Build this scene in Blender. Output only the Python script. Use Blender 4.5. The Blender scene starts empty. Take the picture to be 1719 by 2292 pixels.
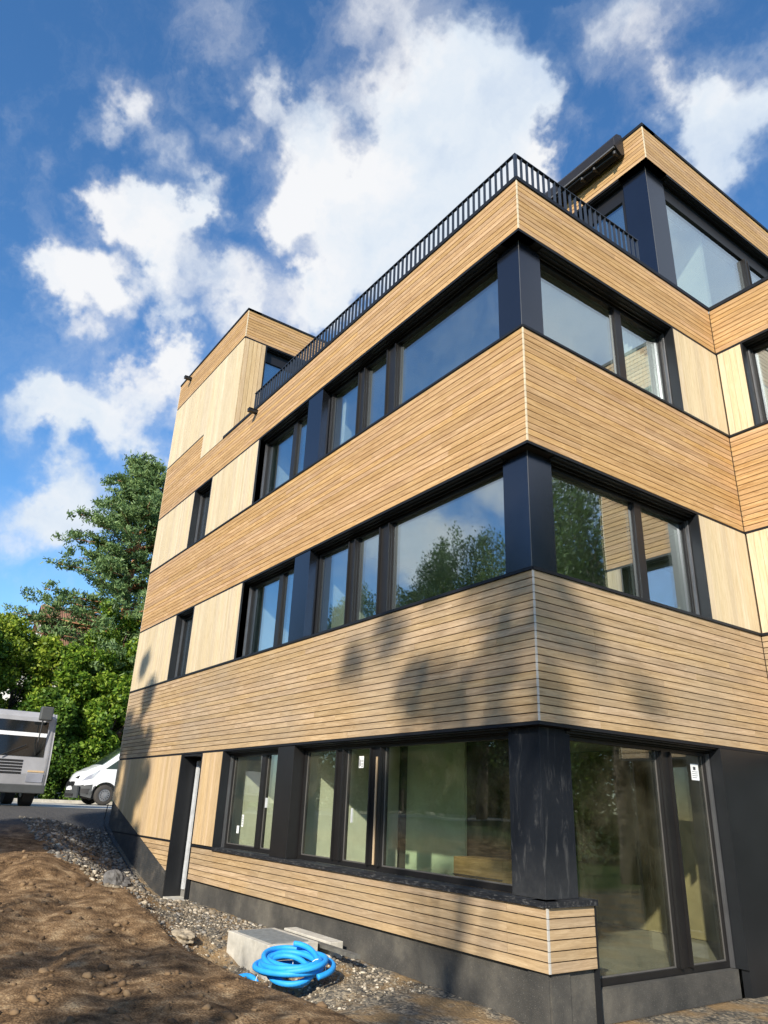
import bpy, math, random
import numpy as np
from mathutils import Vector, Matrix

random.seed(7); RNG = np.random.default_rng(7)
sc = bpy.context.scene
COL = sc.collection

# ------------------------------------------------------------------ camera
CAM = Vector((5.25825, -5.64715, 3.53082))
R0 = Vector((0.58108772, 0.81298274, 0.03736469))
U0 = Vector((0.28755654, -0.24805088, 0.92508486))
F0 = Vector((-0.76134637, 0.52681099, 0.37791782))
cd = bpy.data.cameras.new('camera'); cam = bpy.data.objects.new('camera', cd); COL.objects.link(cam)
cam.matrix_world = Matrix(((R0.x, U0.x, -F0.x, CAM.x), (R0.y, U0.y, -F0.y, CAM.y), (R0.z, U0.z, -F0.z, CAM.z), (0, 0, 0, 1)))
cd.sensor_fit = 'HORIZONTAL'; cd.sensor_width = 36.0; cd.lens = 36.0 * 1616.92 / 1719.0
cd.clip_start = 0.05; cd.clip_end = 6000
sc.camera = cam

def sky_dir(px, py):
    """direction from the viewpoint to a point of the sky"""
    d = F0 * 1616.92 + R0 * (px - 859.5) + U0 * (1146 - py)
    return d.normalized()

# ------------------------------------------------------------------ sun + world
SUN = Vector((0.75, -1.0, 0.68)).normalized()
ld = bpy.data.lights.new('sun', 'SUN'); ld.energy = 4.6; ld.angle = math.radians(0.9); ld.color = (1.0, 0.93, 0.80)
sun = bpy.data.objects.new('sun', ld); COL.objects.link(sun)
sun.rotation_euler = SUN.to_track_quat('Z', 'Y').to_euler(); sun.location = (20, -30, 30)

sc.view_settings.view_transform = 'Standard'; sc.view_settings.look = 'None'
sc.view_settings.exposure = 0.58; sc.view_settings.gamma = 1.0; sc.view_settings.use_curve_mapping = False
cy = sc.cycles
cy.max_bounces = 8; cy.diffuse_bounces = 5; cy.glossy_bounces = 5; cy.transmission_bounces = 4; cy.transparent_max_bounces = 24
cy.caustics_reflective = False; cy.caustics_refractive = False
cy.use_denoising = True

class NT:
    def __init__(s, tree):
        s.t = tree; s.n = tree.nodes; s.l = tree.links
    def new(s, typ, **kw):
        nd = s.n.new(typ)
        for k, v in kw.items(): setattr(nd, k, v)
        return nd
    def put(s, sock, v):
        if hasattr(v, 'is_output') or isinstance(v, bpy.types.NodeSocket): s.l.new(v, sock)
        else: sock.default_value = v
    def math(s, op, a, b=None, c=None, clamp=False):
        nd = s.new('ShaderNodeMath', operation=op, use_clamp=clamp)
        s.put(nd.inputs[0], a)
        if b is not None: s.put(nd.inputs[1], b)
        if c is not None: s.put(nd.inputs[2], c)
        return nd.outputs[0]
    def vmath(s, op, a, b=None, out=0):
        nd = s.new('ShaderNodeVectorMath', operation=op)
        s.put(nd.inputs[0], a)
        if b is not None: s.put(nd.inputs[1], b)
        return nd.outputs[out]
    def noise(s, vec, scale, detail=4, rough=0.55, dist=0.0, out='Fac', w=None):
        nd = s.new('ShaderNodeTexNoise')
        if w is not None: nd.noise_dimensions = '4D'; s.put(nd.inputs['W'], w)
        s.put(nd.inputs['Vector'], vec); nd.inputs['Scale'].default_value = scale
        nd.inputs['Detail'].default_value = detail; nd.inputs['Roughness'].default_value = rough
        nd.inputs['Distortion'].default_value = dist
        return nd.outputs[out]
    def ramp(s, fac, stops):
        nd = s.new('ShaderNodeValToRGB'); s.put(nd.inputs[0], fac)
        cr = nd.color_ramp
        while len(cr.elements) < len(stops): cr.elements.new(0.5)
        for e, (p, c) in zip(cr.elements, stops):
            e.position = p; e.color = (c[0], c[1], c[2], 1) if len(c) == 3 else c
        return nd.outputs[0]
    def mix(s, fac, a, b, mode='MIX'):
        nd = s.new('ShaderNodeMix', data_type='RGBA', blend_type=mode)
        s.put(nd.inputs[0], fac)
        s.put(nd.inputs[6], a if not isinstance(a, tuple) else (*a[:3], 1))
        s.put(nd.inputs[7], b if not isinstance(b, tuple) else (*b[:3], 1))
        return nd.outputs[2]
    def mapr(s, v, a, b, c=0.0, d=1.0, smooth=False):
        nd = s.new('ShaderNodeMapRange')
        if smooth: nd.interpolation_type = 'SMOOTHSTEP'
        s.put(nd.inputs[0], v)
        for i, q in enumerate((a, b, c, d)): nd.inputs[i + 1].default_value = q
        return nd.outputs[0]

def make_world():
    w = bpy.data.worlds.new('World'); sc.world = w; w.use_nodes = True
    t = NT(w.node_tree); t.n.clear()
    sky = t.new('ShaderNodeTexSky', sky_type='NISHITA'); sky.sun_disc = False
    sky.sun_elevation = math.asin(SUN.z); sky.sun_rotation = math.atan2(SUN.x, SUN.y)
    sky.air_density = 1.0; sky.dust_density = 0.35; sky.ozone_density = 3.0; sky.altitude = 500
    hsv = t.new('ShaderNodeHueSaturation'); hsv.inputs['Saturation'].default_value = 1.2; hsv.inputs['Value'].default_value = 1.0
    t.l.new(sky.outputs[0], hsv.inputs['Color'])
    tc = t.new('ShaderNodeTexCoord'); d = tc.outputs['Generated']
    d = t.vmath('NORMALIZE', d)
    # domain warp so cloud outlines are ragged
    n1 = t.noise(d, 7.0, 5, 0.6, out='Color'); n2 = t.noise(d, 22.0, 6, 0.62, out='Color')
    w1 = t.vmath('SUBTRACT', n1, (0.5, 0.5, 0.5)); w2 = t.vmath('SUBTRACT', n2, (0.5, 0.5, 0.5))
    def scl(v, k):
        nd = t.new('ShaderNodeVectorMath', operation='SCALE'); t.l.new(v, nd.inputs[0]); nd.inputs['Scale'].default_value = k
        return nd.outputs[0]
    dw = t.vmath('ADD', t.vmath('ADD', d, scl(w1, 0.16)), scl(w2, 0.055))
    blobs = [
     # the big cumulus
     (940,230,120,1),(1060,300,160,1),(1000,430,170,1),(880,500,150,1),(700,480,130,1),(760,380,120,.75),(1010,560,130,1),(840,590,120,1),
     (650,500,80,1),(720,670,70,.9),(1080,180,120,1),(1160,215,75,.7),(1130,420,90,.8),(640,640,30,.5),(700,290,85,.5),(780,230,70,.4),
     # left cumulus
     (310,475,75,1),(390,500,85,1),(430,480,50,.9),(230,480,55,.9),(160,600,90,1),(250,640,75,.8),(400,620,75,.6),(390,690,45,.55),(500,620,60,.8),
     (510,720,60,.9),(640,720,70,.9),(700,690,50,.7),(110,620,70,1),(330,570,70,.6),
     # lower left banks
     (370,765,55,.85),(390,840,72,1),(280,825,48,.85),(190,745,42,.55),(130,725,40,.5),(190,950,75,1),(115,925,65,.95),(300,935,85,1),
     (345,1020,60,.7),(150,1130,90,.8),(250,1085,45,.4),(170,1000,40,.5),(50,1180,90,.7),(30,960,80,.8),(320,1180,60,.4),
     (200,1190,150,.35),(120,830,120,.28),(240,700,90,.25),(420,730,90,.25),(560,650,60,.3),(160,1060,60,.35),
     (420,220,80,.3),(330,420,50,.25),(250,260,50,.3),(640,230,60,.35),(470,470,50,.3),(150,320,40,.22),
     # wisps
     (595,200,48,.65),(560,280,60,.6),(520,310,50,.45),(300,210,60,.5),(350,290,50,.42),(400,350,50,.52),(430,400,40,.35),(270,180,60,.35),(460,390,35,.4),(270,290,30,.3),
     (560,390,45,.3),(480,150,60,.3),
     # right
     (1570,230,95,1),(1640,330,110,1),(1610,440,80,.8),(1500,170,70,.5),(1300,300,45,.25),(1190,350,40,.4),(1280,270,40,.2),(1700,200,120,1),(1230,200,40,.3),
     (1400,60,140,.8),(900,50,150,.8),(500,30,120,.5)]
    # clouds elsewhere in the sky, seen only as reflections in the glass
    extra = [((-0.63,-0.53,0.56),.50,.30),((0.507,0.644,0.573),.34,.85),((0.349,0.69,0.634),.25,.75),((0.55,0.66,0.47),.25,.7),((-0.72,-0.60,0.33),.10,.85),((-0.80,-0.54,0.36),.14,.7),((-0.64,-0.65,0.40),.07,.7),
             ((0.2,-0.3,0.93),.3,.6),((0.8,-0.3,0.5),.3,.6)]
    acc = None
    for it in blobs + extra:
        if len(it) == 4: c = sky_dir(it[0], it[1]); r = it[2] / 1616.92 * (c.dot(F0)) * 1.5; s_ = it[3]
        else: c = Vector(it[0]).normalized(); r = it[1]; s_ = it[2]
        ds = t.vmath('DISTANCE', dw, tuple(c), out=1)
        v = t.mapr(ds, 0.0, r, s_, 0.0, smooth=True)
        acc = v if acc is None else t.math('ADD', acc, v)
    veil = t.noise(t.vmath('MULTIPLY', dw, (1.0, 2.6, 1.4)), 5.0, 8, 0.68, 0.8)
    wob = t.noise(dw, 8.0, 9, 0.60); fine = t.noise(d, 38.0, 6, 0.7)
    dens = t.math('ADD', t.math('MINIMUM', acc, 1.25), t.math('MULTIPLY', t.math('SUBTRACT', wob, 0.5), 0.95))
    dens = t.math('ADD', dens, t.math('MULTIPLY', t.math('SUBTRACT', fine, 0.5), 0.25))
    alpha = t.math('MAXIMUM', t.mapr(dens, 0.16, 1.05, 0.0, 0.98, smooth=True), t.mapr(t.math('ADD', dens, t.math('MULTIPLY', t.math('SUBTRACT', veil, .5), .8)), -0.05, 0.9, 0.0, 0.42, smooth=True))
    # thick parts: soft blue-grey modelling
    shade = t.noise(t.vmath('ADD', dw, (0.03, 0.02, -0.05)), 5.0, 5, 0.5)
    ccol = t.ramp(shade, [(0.32, (0.58, 0.70, 0.88)), (0.48, (0.80, 0.88, 0.97)), (0.62, (0.97, 0.98, 1.0))])
    b1 = t.new('ShaderNodeBackground'); t.l.new(hsv.outputs[0], b1.inputs[0]); b1.inputs[1].default_value = 0.15
    b2 = t.new('ShaderNodeBackground'); t.l.new(ccol, b2.inputs[0]); b2.inputs[1].default_value = 0.65
    mx = t.new('ShaderNodeMixShader'); t.l.new(alpha, mx.inputs[0]); t.l.new(b1.outputs[0], mx.inputs[1]); t.l.new(b2.outputs[0], mx.inputs[2])
    out = t.new('ShaderNodeOutputWorld'); t.l.new(mx.outputs[0], out.inputs[0])
    w.cycles.sampling_method = 'MANUAL'; w.cycles.sample_map_resolution = 512
make_world()

# ------------------------------------------------------------------ materials
MATS = {}
def mat(name):
    m = bpy.data.materials.new(name); m.use_nodes = True; t = NT(m.node_tree); MATS[name] = m
    b = t.n['Principled BSDF']
    return m, t, b
def bump(t, b, h, strength=0.3, dist=0.01):
    nd = t.new('ShaderNodeBump'); nd.inputs['Strength'].default_value = strength; nd.inputs['Distance'].default_value = dist
    t.l.new(h, nd.inputs['Height']); t.l.new(nd.outputs[0], b.inputs['Normal'])

def wood(name, dark, mid, light, axis='H', vary=0.35, knots=1.0, weather=0.0):
    """planks: one tone per board (mesh island), grain along the board"""
    m, t, b = mat(name)
    tc = t.new('ShaderNodeTexCoord'); geo = t.new('ShaderNodeNewGeometry'); rnd = geo.outputs['Random Per Island']
    sep = t.new('ShaderNodeSeparateXYZ'); t.l.new(tc.outputs['Object'], sep.inputs[0])
    u = t.math('ADD', sep.outputs[0], sep.outputs[1]); off = t.math('MULTIPLY', rnd, 57.0)
    comb = t.new('ShaderNodeCombineXYZ')
    if axis == 'H':
        t.put(comb.inputs[0], t.math('MULTIPLY', u, 1.0)); t.put(comb.inputs[1], off); t.put(comb.inputs[2], t.math('MULTIPLY', sep.outputs[2], 14.0))
    else:
        t.put(comb.inputs[0], t.math('MULTIPLY', sep.outputs[2], 1.0)); t.put(comb.inputs[1], off); t.put(comb.inputs[2], t.math('MULTIPLY', u, 14.0))
    v = comb.outputs[0]
    g1 = t.noise(v, 1.8, 5, 0.65, 1.0); g2 = t.noise(v, 11.0, 4, 0.7)
    g = t.math('ADD', t.math('MULTIPLY', g1, 0.65), t.math('MULTIPLY', g2, 0.35))
    c = t.ramp(g, [(0.36, dark), (0.5, mid), (0.62, light)])
    tone = t.mapr(rnd, 0, 1, 1 - vary, 1 + vary * 0.55)
    wn = t.new('ShaderNodeTexWhiteNoise', noise_dimensions='1D'); t.l.new(rnd, wn.inputs['W'])
    hs = t.new('ShaderNodeHueSaturation'); t.l.new(c, hs.inputs['Color']); t.l.new(tone, hs.inputs['Value'])
    t.put(hs.inputs['Saturation'], t.mapr(wn.outputs['Value'], 0, 1, 0.92, 1.06)); t.put(hs.inputs['Hue'], t.mapr(wn.outputs['Value'], 0, 1, 0.497, 0.503))
    c = hs.outputs[0]
    # knots
    vo = t.new('ShaderNodeTexVoronoi'); t.put(vo.inputs['Vector'], t.vmath('MULTIPLY', v, (1.0, 1.0, 0.28))); vo.inputs['Scale'].default_value = 2.6
    kn = t.mapr(vo.outputs['Distance'], 0.03, 0.085, 1.0, 0.0, smooth=True)
    sepc = t.new('ShaderNodeSeparateColor'); t.l.new(vo.outputs['Color'], sepc.inputs[0])
    kn = t.math('MULTIPLY', kn, t.math('GREATER_THAN', sepc.outputs[0], 0.72)); kn = t.math('MULTIPLY', kn, 0.55 * knots)
    c = t.mix(kn, c, (dark[0] * 0.45, dark[1] * 0.38, dark[2] * 0.35))
    if weather:
        wz = t.noise(tc.outputs['Object'], 0.55, 4, 0.6)
        c = t.mix(t.mapr(wz, 0.42, 0.68, 0, weather), c, (0.30, 0.265, 0.215))
    t.l.new(c, b.inputs['Base Color']); b.inputs['Roughness'].default_value = 0.62; b.inputs['Specular IOR Level'].default_value = 0.3
    bump(t, b, g, 0.25, 0.004)
    return m
wood('larch_band', (0.35, 0.195, 0.080), (0.48, 0.290, 0.130), (0.60, 0.39, 0.195), vary=0.13, knots=1.3)
wood('larch_low_band', (0.33, 0.215, 0.110), (0.45, 0.305, 0.165), (0.57, 0.41, 0.24), vary=0.14, weather=0.3, knots=1.3)
wood('pale_panel', (0.52, 0.40, 0.24), (0.60, 0.48, 0.31), (0.67, 0.555, 0.38), axis='V', vary=0.10, knots=0.6)
wood('tan_panel', (0.46, 0.31, 0.16), (0.55, 0.39, 0.215), (0.62, 0.46, 0.27), axis='V', vary=0.13, knots=0.7)
wood('furniture_wood', (0.30, 0.20, 0.09), (0.40, 0.27, 0.12), (0.48, 0.34, 0.17), vary=0.1)

def plain(name, col, rough=0.5, metal=0.0, spec=0.5, nscale=None, namp=0.15, bmp=0.0, bscale=60, coat=0.0):
    m, t, b = mat(name)
    b.inputs['Roughness'].default_value = rough; b.inputs['Metallic'].default_value = metal; b.inputs['Specular IOR Level'].default_value = spec
    if coat: b.inputs['Coat Weight'].default_value = coat; b.inputs['Coat Roughness'].default_value = 0.08
    tc = t.new('ShaderNodeTexCoord')
    n = t.noise(tc.outputs['Object'], nscale or 3.0, 6, 0.6)
    k = t.mapr(n, 0.3, 0.7, 1 - namp, 1 + namp)
    hs = t.new('ShaderNodeHueSaturation'); hs.inputs['Color'].default_value = (*col, 1); t.l.new(k, hs.inputs['Value'])
    t.l.new(hs.outputs[0], b.inputs['Base Color'])
    if bmp: bump(t, b, t.noise(tc.outputs['Object'], bscale, 5, 0.6), bmp, 0.01)
    return m
plain('column_sheet', (0.075, 0.082, 0.10), 0.22, metal=0.92, nscale=0.8, namp=0.06)
plain('black_metal', (0.012, 0.013, 0.015), 0.42, spec=0.4, nscale=1.5, namp=0.2)
plain('rail_metal', (0.030, 0.036, 0.048), 0.38, spec=0.6, nscale=4, namp=0.15)
plain('cap_metal', (0.012, 0.013, 0.016), 0.55, spec=0.25)
plain('frame_metal', (0.013, 0.012, 0.012), 0.40, spec=0.4)
plain('guide_metal', (0.12, 0.12, 0.125), 0.3, metal=0.5)
plain('bead', (0.16, 0.15, 0.14), 0.4, metal=0.4)
plain('soffit_metal', (0.022, 0.019, 0.018), 0.45, spec=0.35)
plain('edge_trim', (0.66, 0.55, 0.38), 0.55)
plain('edge_trim_grey', (0.50, 0.47, 0.42), 0.55)
plain('steel_strip', (0.66, 0.67, 0.68), 0.4, metal=0.15, nscale=8)
plain('backing', (0.060, 0.034, 0.016), 0.9)
plain('interior_white', (0.74, 0.78, 0.72), 0.8, nscale=1)
plain('interior_green', (0.50, 0.62, 0.50), 0.75, nscale=1.5)
plain('interior_dark', (0.045, 0.043, 0.040), 0.8, nscale=3, namp=0.4)
plain('interior_brown', (0.34, 0.29, 0.18), 0.8, nscale=1.2, namp=0.3)
plain('floor_screed', (0.22, 0.21, 0.19), 0.8, nscale=2, namp=0.2)
plain('blind_fabric', (0.80, 0.82, 0.82), 0.85, nscale=6, namp=0.04)
plain('roof_membrane', (0.05, 0.05, 0.05), 0.9)
plain('paper', (0.80, 0.81, 0.80), 0.8)
plain('ink', (0.05, 0.05, 0.06), 0.7)
plain('concrete', (0.50, 0.465, 0.395), 0.85, nscale=7, namp=0.22, bmp=0.35, bscale=50)
plain('grating', (0.36, 0.38, 0.39), 0.42, metal=0.6, nscale=14, namp=0.2)
plain('old_timber', (0.12, 0.115, 0.10), 0.85, nscale=9, namp=0.35)
plain('blue_hose', (0.02, 0.32, 0.78), 0.6, nscale=12, namp=0.12)
plain('zip_tie', (0.75, 0.80, 0.82), 0.5)
plain('van_paint', (0.80, 0.81, 0.83), 0.22, coat=0.5, namp=0.02)
plain('van_plastic', (0.060, 0.064, 0.066), 0.55)
plain('van_black', (0.012, 0.012, 0.013), 0.5)
plain('tyre', (0.045, 0.040, 0.036), 0.85, nscale=20)
plain('hub_steel', (0.35, 0.35, 0.36), 0.35, metal=0.6)
plain('lamp_glass', (0.45, 0.47, 0.55), 0.12, metal=0.35)
plain('dark_glass', (0.012, 0.014, 0.015), 0.06)
plain('truck_grey', (0.34, 0.34, 0.36), 0.4, nscale=2)
plain('bark_pine', (0.36, 0.17, 0.085), 0.9, nscale=4, namp=0.35)
plain('bark', (0.11, 0.085, 0.065), 0.9, nscale=6, namp=0.35)
plain('stone_light', (0.33, 0.27, 0.19), 0.9, nscale=9, namp=0.45)
plain('stone_grey', (0.12, 0.112, 0.105), 0.85, nscale=9, namp=0.5)
plain('render_wall', (0.70, 0.69, 0.64), 0.9, nscale=1.0, namp=0.08)
plain('roof_tile', (0.22, 0.115, 0.075), 0.85, nscale=3, namp=0.3)

def stone_mat(name, a, b_, c_):
    m, t, b = mat(name)
    geo = t.new('ShaderNodeNewGeometry'); tc = t.new('ShaderNodeTexCoord')
    n = t.noise(tc.outputs['Object'], 30, 4, 0.7)
    k = t.math('ADD', t.math('MULTIPLY', geo.outputs['Random Per Island'], .75), t.math('MULTIPLY', n, .25))
    c = t.ramp(k, [(0.12, a), (0.5, b_), (0.88, c_)]); t.l.new(c, b.inputs['Base Color']); b.inputs['Roughness'].default_value = .9
stone_mat('crushed_light', (0.10, 0.085, 0.06), (0.24, 0.19, 0.13), (0.55, 0.48, 0.37))
stone_mat('crushed_grey', (0.045, 0.04, 0.035), (0.11, 0.10, 0.085), (0.27, 0.245, 0.21))
stone_mat('clod', (0.04, 0.024, 0.012), (0.13, 0.078, 0.038), (0.24, 0.155, 0.08))
def dirty_black():
    m, t, b = mat('dirty_column')
    tc = t.new('ShaderNodeTexCoord'); o = tc.outputs['Object']
    st = t.vmath('MULTIPLY', o, (5.0, 5.0, 1.1)); n = t.noise(st, 2.2, 8, 0.7, 0.8); n2 = t.noise(o, 14, 6, 0.7)
    sep = t.new('ShaderNodeSeparateXYZ'); t.l.new(t.new('ShaderNodeNewGeometry').outputs['Position'], sep.inputs[0])
    low = t.mapr(sep.outputs[2], 2.75, 3.25, 0.16, 0.0)
    f = t.math('ADD', t.mapr(n, 0.55, 0.85, 0.0, 0.32), t.math('MULTIPLY', low, n2))
    c = t.mix(f, (0.010, 0.012, 0.016), (0.30, 0.29, 0.27)); t.l.new(c, b.inputs['Base Color'])
    t.put(b.inputs['Roughness'], t.mapr(n, 0.3, 0.7, 0.38, 0.75)); b.inputs['Specular IOR Level'].default_value = 0.2
dirty_black()
def sill_mat():
    m, t, b = mat('dusty_sill')
    tc = t.new('ShaderNodeTexCoord'); o = tc.outputs['Object']
    n = t.noise(t.vmath('MULTIPLY', o, (1, 3, 3)), 16, 8, 0.75)
    c = t.mix(t.mapr(n, 0.52, 0.78, 0.0, 0.7), (0.012, 0.013, 0.016), (0.34, 0.33, 0.31)); t.l.new(c, b.inputs['Base Color'])
    b.inputs['Roughness'].default_value = 0.5
sill_mat()
def plinth_mat():
    m, t, b = mat('plinth_render')
    tc = t.new('ShaderNodeTexCoord'); o = tc.outputs['Object']
    n = t.noise(o, 1.3, 6, 0.65); n2 = t.noise(o, 90, 3, 0.7)
    c = t.ramp(n, [(0.3, (0.030, 0.029, 0.027)), (0.5, (0.065, 0.06, 0.052)), (0.7, (0.14, 0.125, 0.10))])
    c = t.mix(t.mapr(n2, 0.6, 0.75, 0, 0.5), c, (0.34, 0.32, 0.27)); t.l.new(c, b.inputs['Base Color'])
    b.inputs['Roughness'].default_value = 0.95; bump(t, b, n2, 0.4, 0.01)
plinth_mat()
def membrane_mat():
    m, t, b = mat('membrane')
    tc = t.new('ShaderNodeTexCoord'); o = tc.outputs['Object']
    n = t.noise(o, 2.5, 6, 0.65)
    c = t.ramp(n, [(0.35, (0.030, 0.033, 0.036)), (0.55, (0.055, 0.053, 0.05)), (0.72, (0.15, 0.13, 0.11))]); t.l.new(c, b.inputs['Base Color'])
    vo = t.new('ShaderNodeTexVoronoi'); t.l.new(o, vo.inputs['Vector']); vo.inputs['Scale'].default_value = 26; vo.inputs['Randomness'].default_value = 0.1
    b.inputs['Roughness'].default_value = 0.55; bump(t, b, vo.outputs['Distance'], 0.5, 0.012)
membrane_mat()
def glass(name, tint, dirt=0.0, refl=2.3):
    m, t, b = mat(name); t.n.remove(b); out = t.n['Material Output']
    tr = t.new('ShaderNodeBsdfTransparent'); tr.inputs[0].default_value = (*tint, 1)
    gl = t.new('ShaderNodeBsdfGlossy'); gl.inputs['Roughness'].default_value = 0.0; gl.inputs[0].default_value = (0.84, 0.93, 1.0, 1)
    geo = t.new('ShaderNodeNewGeometry'); cs_ = t.math('ABSOLUTE', t.vmath('DOT_PRODUCT', geo.outputs['Incoming'], geo.outputs['Normal'], out=1))
    tc = t.new('ShaderNodeTexCoord'); o = tc.outputs['Object']
    # sealed double panes bow a little: very long, very shallow ripples
    nd = t.new('ShaderNodeBump'); nd.inputs['Strength'].default_value = 0.06; nd.inputs['Distance'].default_value = 0.05
    t.l.new(t.noise(o, 0.9, 1, 0.4), nd.inputs['Height']); t.l.new(nd.outputs[0], gl.inputs['Normal'])
    f = t.math('ADD', t.math('MULTIPLY', t.math('POWER', t.math('SUBTRACT', 1.0, cs_), 4.0), 0.75), refl)
    mx = t.new('ShaderNodeMixShader'); t.l.new(f, mx.inputs[0]); t.l.new(tr.outputs[0], mx.inputs[1]); t.l.new(gl.outputs[0], mx.inputs[2])
    res = mx.outputs[0]
    if dirt:
        n = t.noise(o, 1.6, 9, 0.75, 0.5); n2 = t.noise(o, 70, 3, 0.8); n3 = t.noise(t.vmath('MULTIPLY', o, (9, 9, 0.8)), 2.0, 5, 0.6)
        k = t.math('ADD', t.math('MULTIPLY', t.mapr(n, 0.42, 0.75), t.mapr(n2, 0.45, 0.7, 0.4, 1.0)), t.mapr(n3, 0.6, 0.8, 0, 0.35))
        df = t.new('ShaderNodeBsdfDiffuse'); df.inputs[0].default_value = (0.36, 0.32, 0.22, 1)
        m2 = t.new('ShaderNodeMixShader'); t.put(m2.inputs[0], t.math('MULTIPLY', k, dirt)); t.l.new(res, m2.inputs[1]); t.l.new(df.outputs[0], m2.inputs[2]); res = m2.outputs[0]
    t.l.new(res, out.inputs[0])
glass('glass_clean', (0.90, 0.95, 0.92), refl=0.31)
glass('glass_dirty', (0.93, 0.945, 0.87), dirt=0.15, refl=0.10)
glass('car_glass', (0.25, 0.30, 0.28), refl=.07)

def leaf_mat(name, c1, c2, c3, trans=0.35, yellow=None):
    m, t, b = mat(name)
    geo = t.new('ShaderNodeNewGeometry'); rnd = geo.outputs['Random Per Island']
    tc = t.new('ShaderNodeTexCoord'); n = t.noise(tc.outputs['Object'], 0.7, 3, 0.6)
    k = t.math('ADD', t.math('MULTIPLY', rnd, 0.5), t.math('MULTIPLY', n, 0.5))
    c = t.ramp(k, [(0.28, c1), (0.5, c2), (0.72, c3)]); t.l.new(c, b.inputs['Base Color'])
    b.inputs['Roughness'].default_value = 0.5; b.inputs['Specular IOR Level'].default_value = 0.3
    tl = t.new('ShaderNodeBsdfTranslucent'); t.l.new(t.mix(0.5, c, (0.16, 0.22, 0.02)), tl.inputs[0])
    mx = t.new('ShaderNodeMixShader'); mx.inputs[0].default_value = trans
    out = t.n['Material Output']; t.l.new(b.outputs[0], mx.inputs[1]); t.l.new(tl.outputs[0], mx.inputs[2]); t.l.new(mx.outputs[0], out.inputs[0])
leaf_mat('leaf_bright', (0.05, 0.12, 0.012), (0.16, 0.28, 0.026), (0.34, 0.45, 0.055), trans=.4)
leaf_mat('leaf_mid', (0.035, 0.085, 0.012), (0.080, 0.165, 0.020), (0.16, 0.26, 0.035))
leaf_mat('leaf_yellow', (0.08, 0.14, 0.012), (0.22, 0.31, 0.028), (0.42, 0.48, 0.06), trans=.4)
leaf_mat('needle', (0.065, 0.12, 0.045), (0.13, 0.21, 0.075), (0.23, 0.32, 0.11), trans=0.25)
leaf_mat('leaf_willow', (0.03, 0.06, 0.012), (0.06, 0.11, 0.02), (0.11, 0.17, 0.035))

def ground_mat():
    m, t, b = mat('ground_soil')
    geo = t.new('ShaderNodeNewGeometry'); p = geo.outputs['Position']
    sep = t.new('ShaderNodeSeparateXYZ'); t.l.new(p, sep.inputs[0])
    nb = t.noise(p, 0.8, 5, 0.6); nm = t.noise(p, 4.0, 6, 0.62); nf = t.noise(p, 60.0, 3, 0.7)
    np_ = t.noise(p, 1.7, 4, 0.6)
    vo = t.new('ShaderNodeTexVoronoi'); t.l.new(p, vo.inputs['Vector']); vo.inputs['Scale'].default_value = 34
    sepc = t.new('ShaderNodeSeparateColor'); t.l.new(vo.outputs['Color'], sepc.inputs[0])
    dirt = t.ramp(t.math('ADD', t.math('MULTIPLY', nm, 0.6), t.math('MULTIPLY', nf, 0.4)),
        [(0.36, (0.035, 0.020, 0.010)), (0.45, (0.11, 0.064, 0.030)), (0.53, (0.22, 0.135, 0.068)), (0.64, (0.42, 0.30, 0.17))])
    grav = t.ramp(t.math('ADD', t.math('MULTIPLY', sepc.outputs[0], .45), t.math('MULTIPLY', nm, .55)), [(0.25, (0.05, 0.046, 0.04)), (0.5, (0.14, 0.125, 0.10)), (0.65, (0.27, 0.22, 0.155)), (0.8, (0.44, 0.37, 0.26))])
    grav = t.mix(t.mapr(np_, .46, .60, 0, .8), grav, (0.30, 0.19, 0.085))
    asph = t.ramp(nf, [(0.35, (0.045, 0.045, 0.048)), (0.65, (0.11, 0.105, 0.10))])
    # gravel lies along the wall; soil further out
    gm = t.mapr(t.math('ADD', sep.outputs[1], t.math('MULTIPLY', t.math('SUBTRACT', nb, 0.5), 1.6)), -1.75, -1.35)
    c = t.mix(gm, dirt, grav)
    am = t.mapr(t.math('ADD', sep.outputs[0], t.math('MULTIPLY', t.math('SUBTRACT', nb, 0.5), 3.0)), -13.2, -11.6, 1.0, 0.0)
    c = t.mix(am, c, asph)
    grass = t.ramp(nm, [(0.35, (0.03, 0.06, 0.012)), (0.65, (0.08, 0.13, 0.03))])
    far = t.math('MAXIMUM', t.mapr(sep.outputs[1], -9.0, -12.0), t.mapr(sep.outputs[0], 7.5, 9.0))
    c = t.mix(far, c, grass)
    t.l.new(c, b.inputs['Base Color']); b.inputs['Roughness'].default_value = 0.95; b.inputs['Specular IOR Level'].default_value = 0.2
    h = t.math('ADD', t.math('MULTIPLY', nf, .5), t.math('ADD', t.math('MULTIPLY', nm, 0.6), t.math('MULTIPLY', vo.outputs['Distance'], -0.6))); bump(t, b, h, 0.7, 0.03)
ground_mat()
def road_mat():
    m, t, b = mat('road_asphalt')
    tc = t.new('ShaderNodeTexCoord'); p = tc.outputs['Object']; n = t.noise(p, 0.6, 6, 0.65); nf = t.noise(p, 60, 3, 0.7)
    c = t.ramp(t.math('ADD', t.math('MULTIPLY', n, 0.6), t.math('MULTIPLY', nf, 0.4)), [(0.35, (0.30, 0.29, 0.27)), (0.65, (0.46, 0.44, 0.40))])
    t.l.new(c, b.inputs['Base Color']); b.inputs['Roughness'].default_value = 0.9; bump(t, b, nf, 0.3, 0.01)
road_mat()

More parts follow.
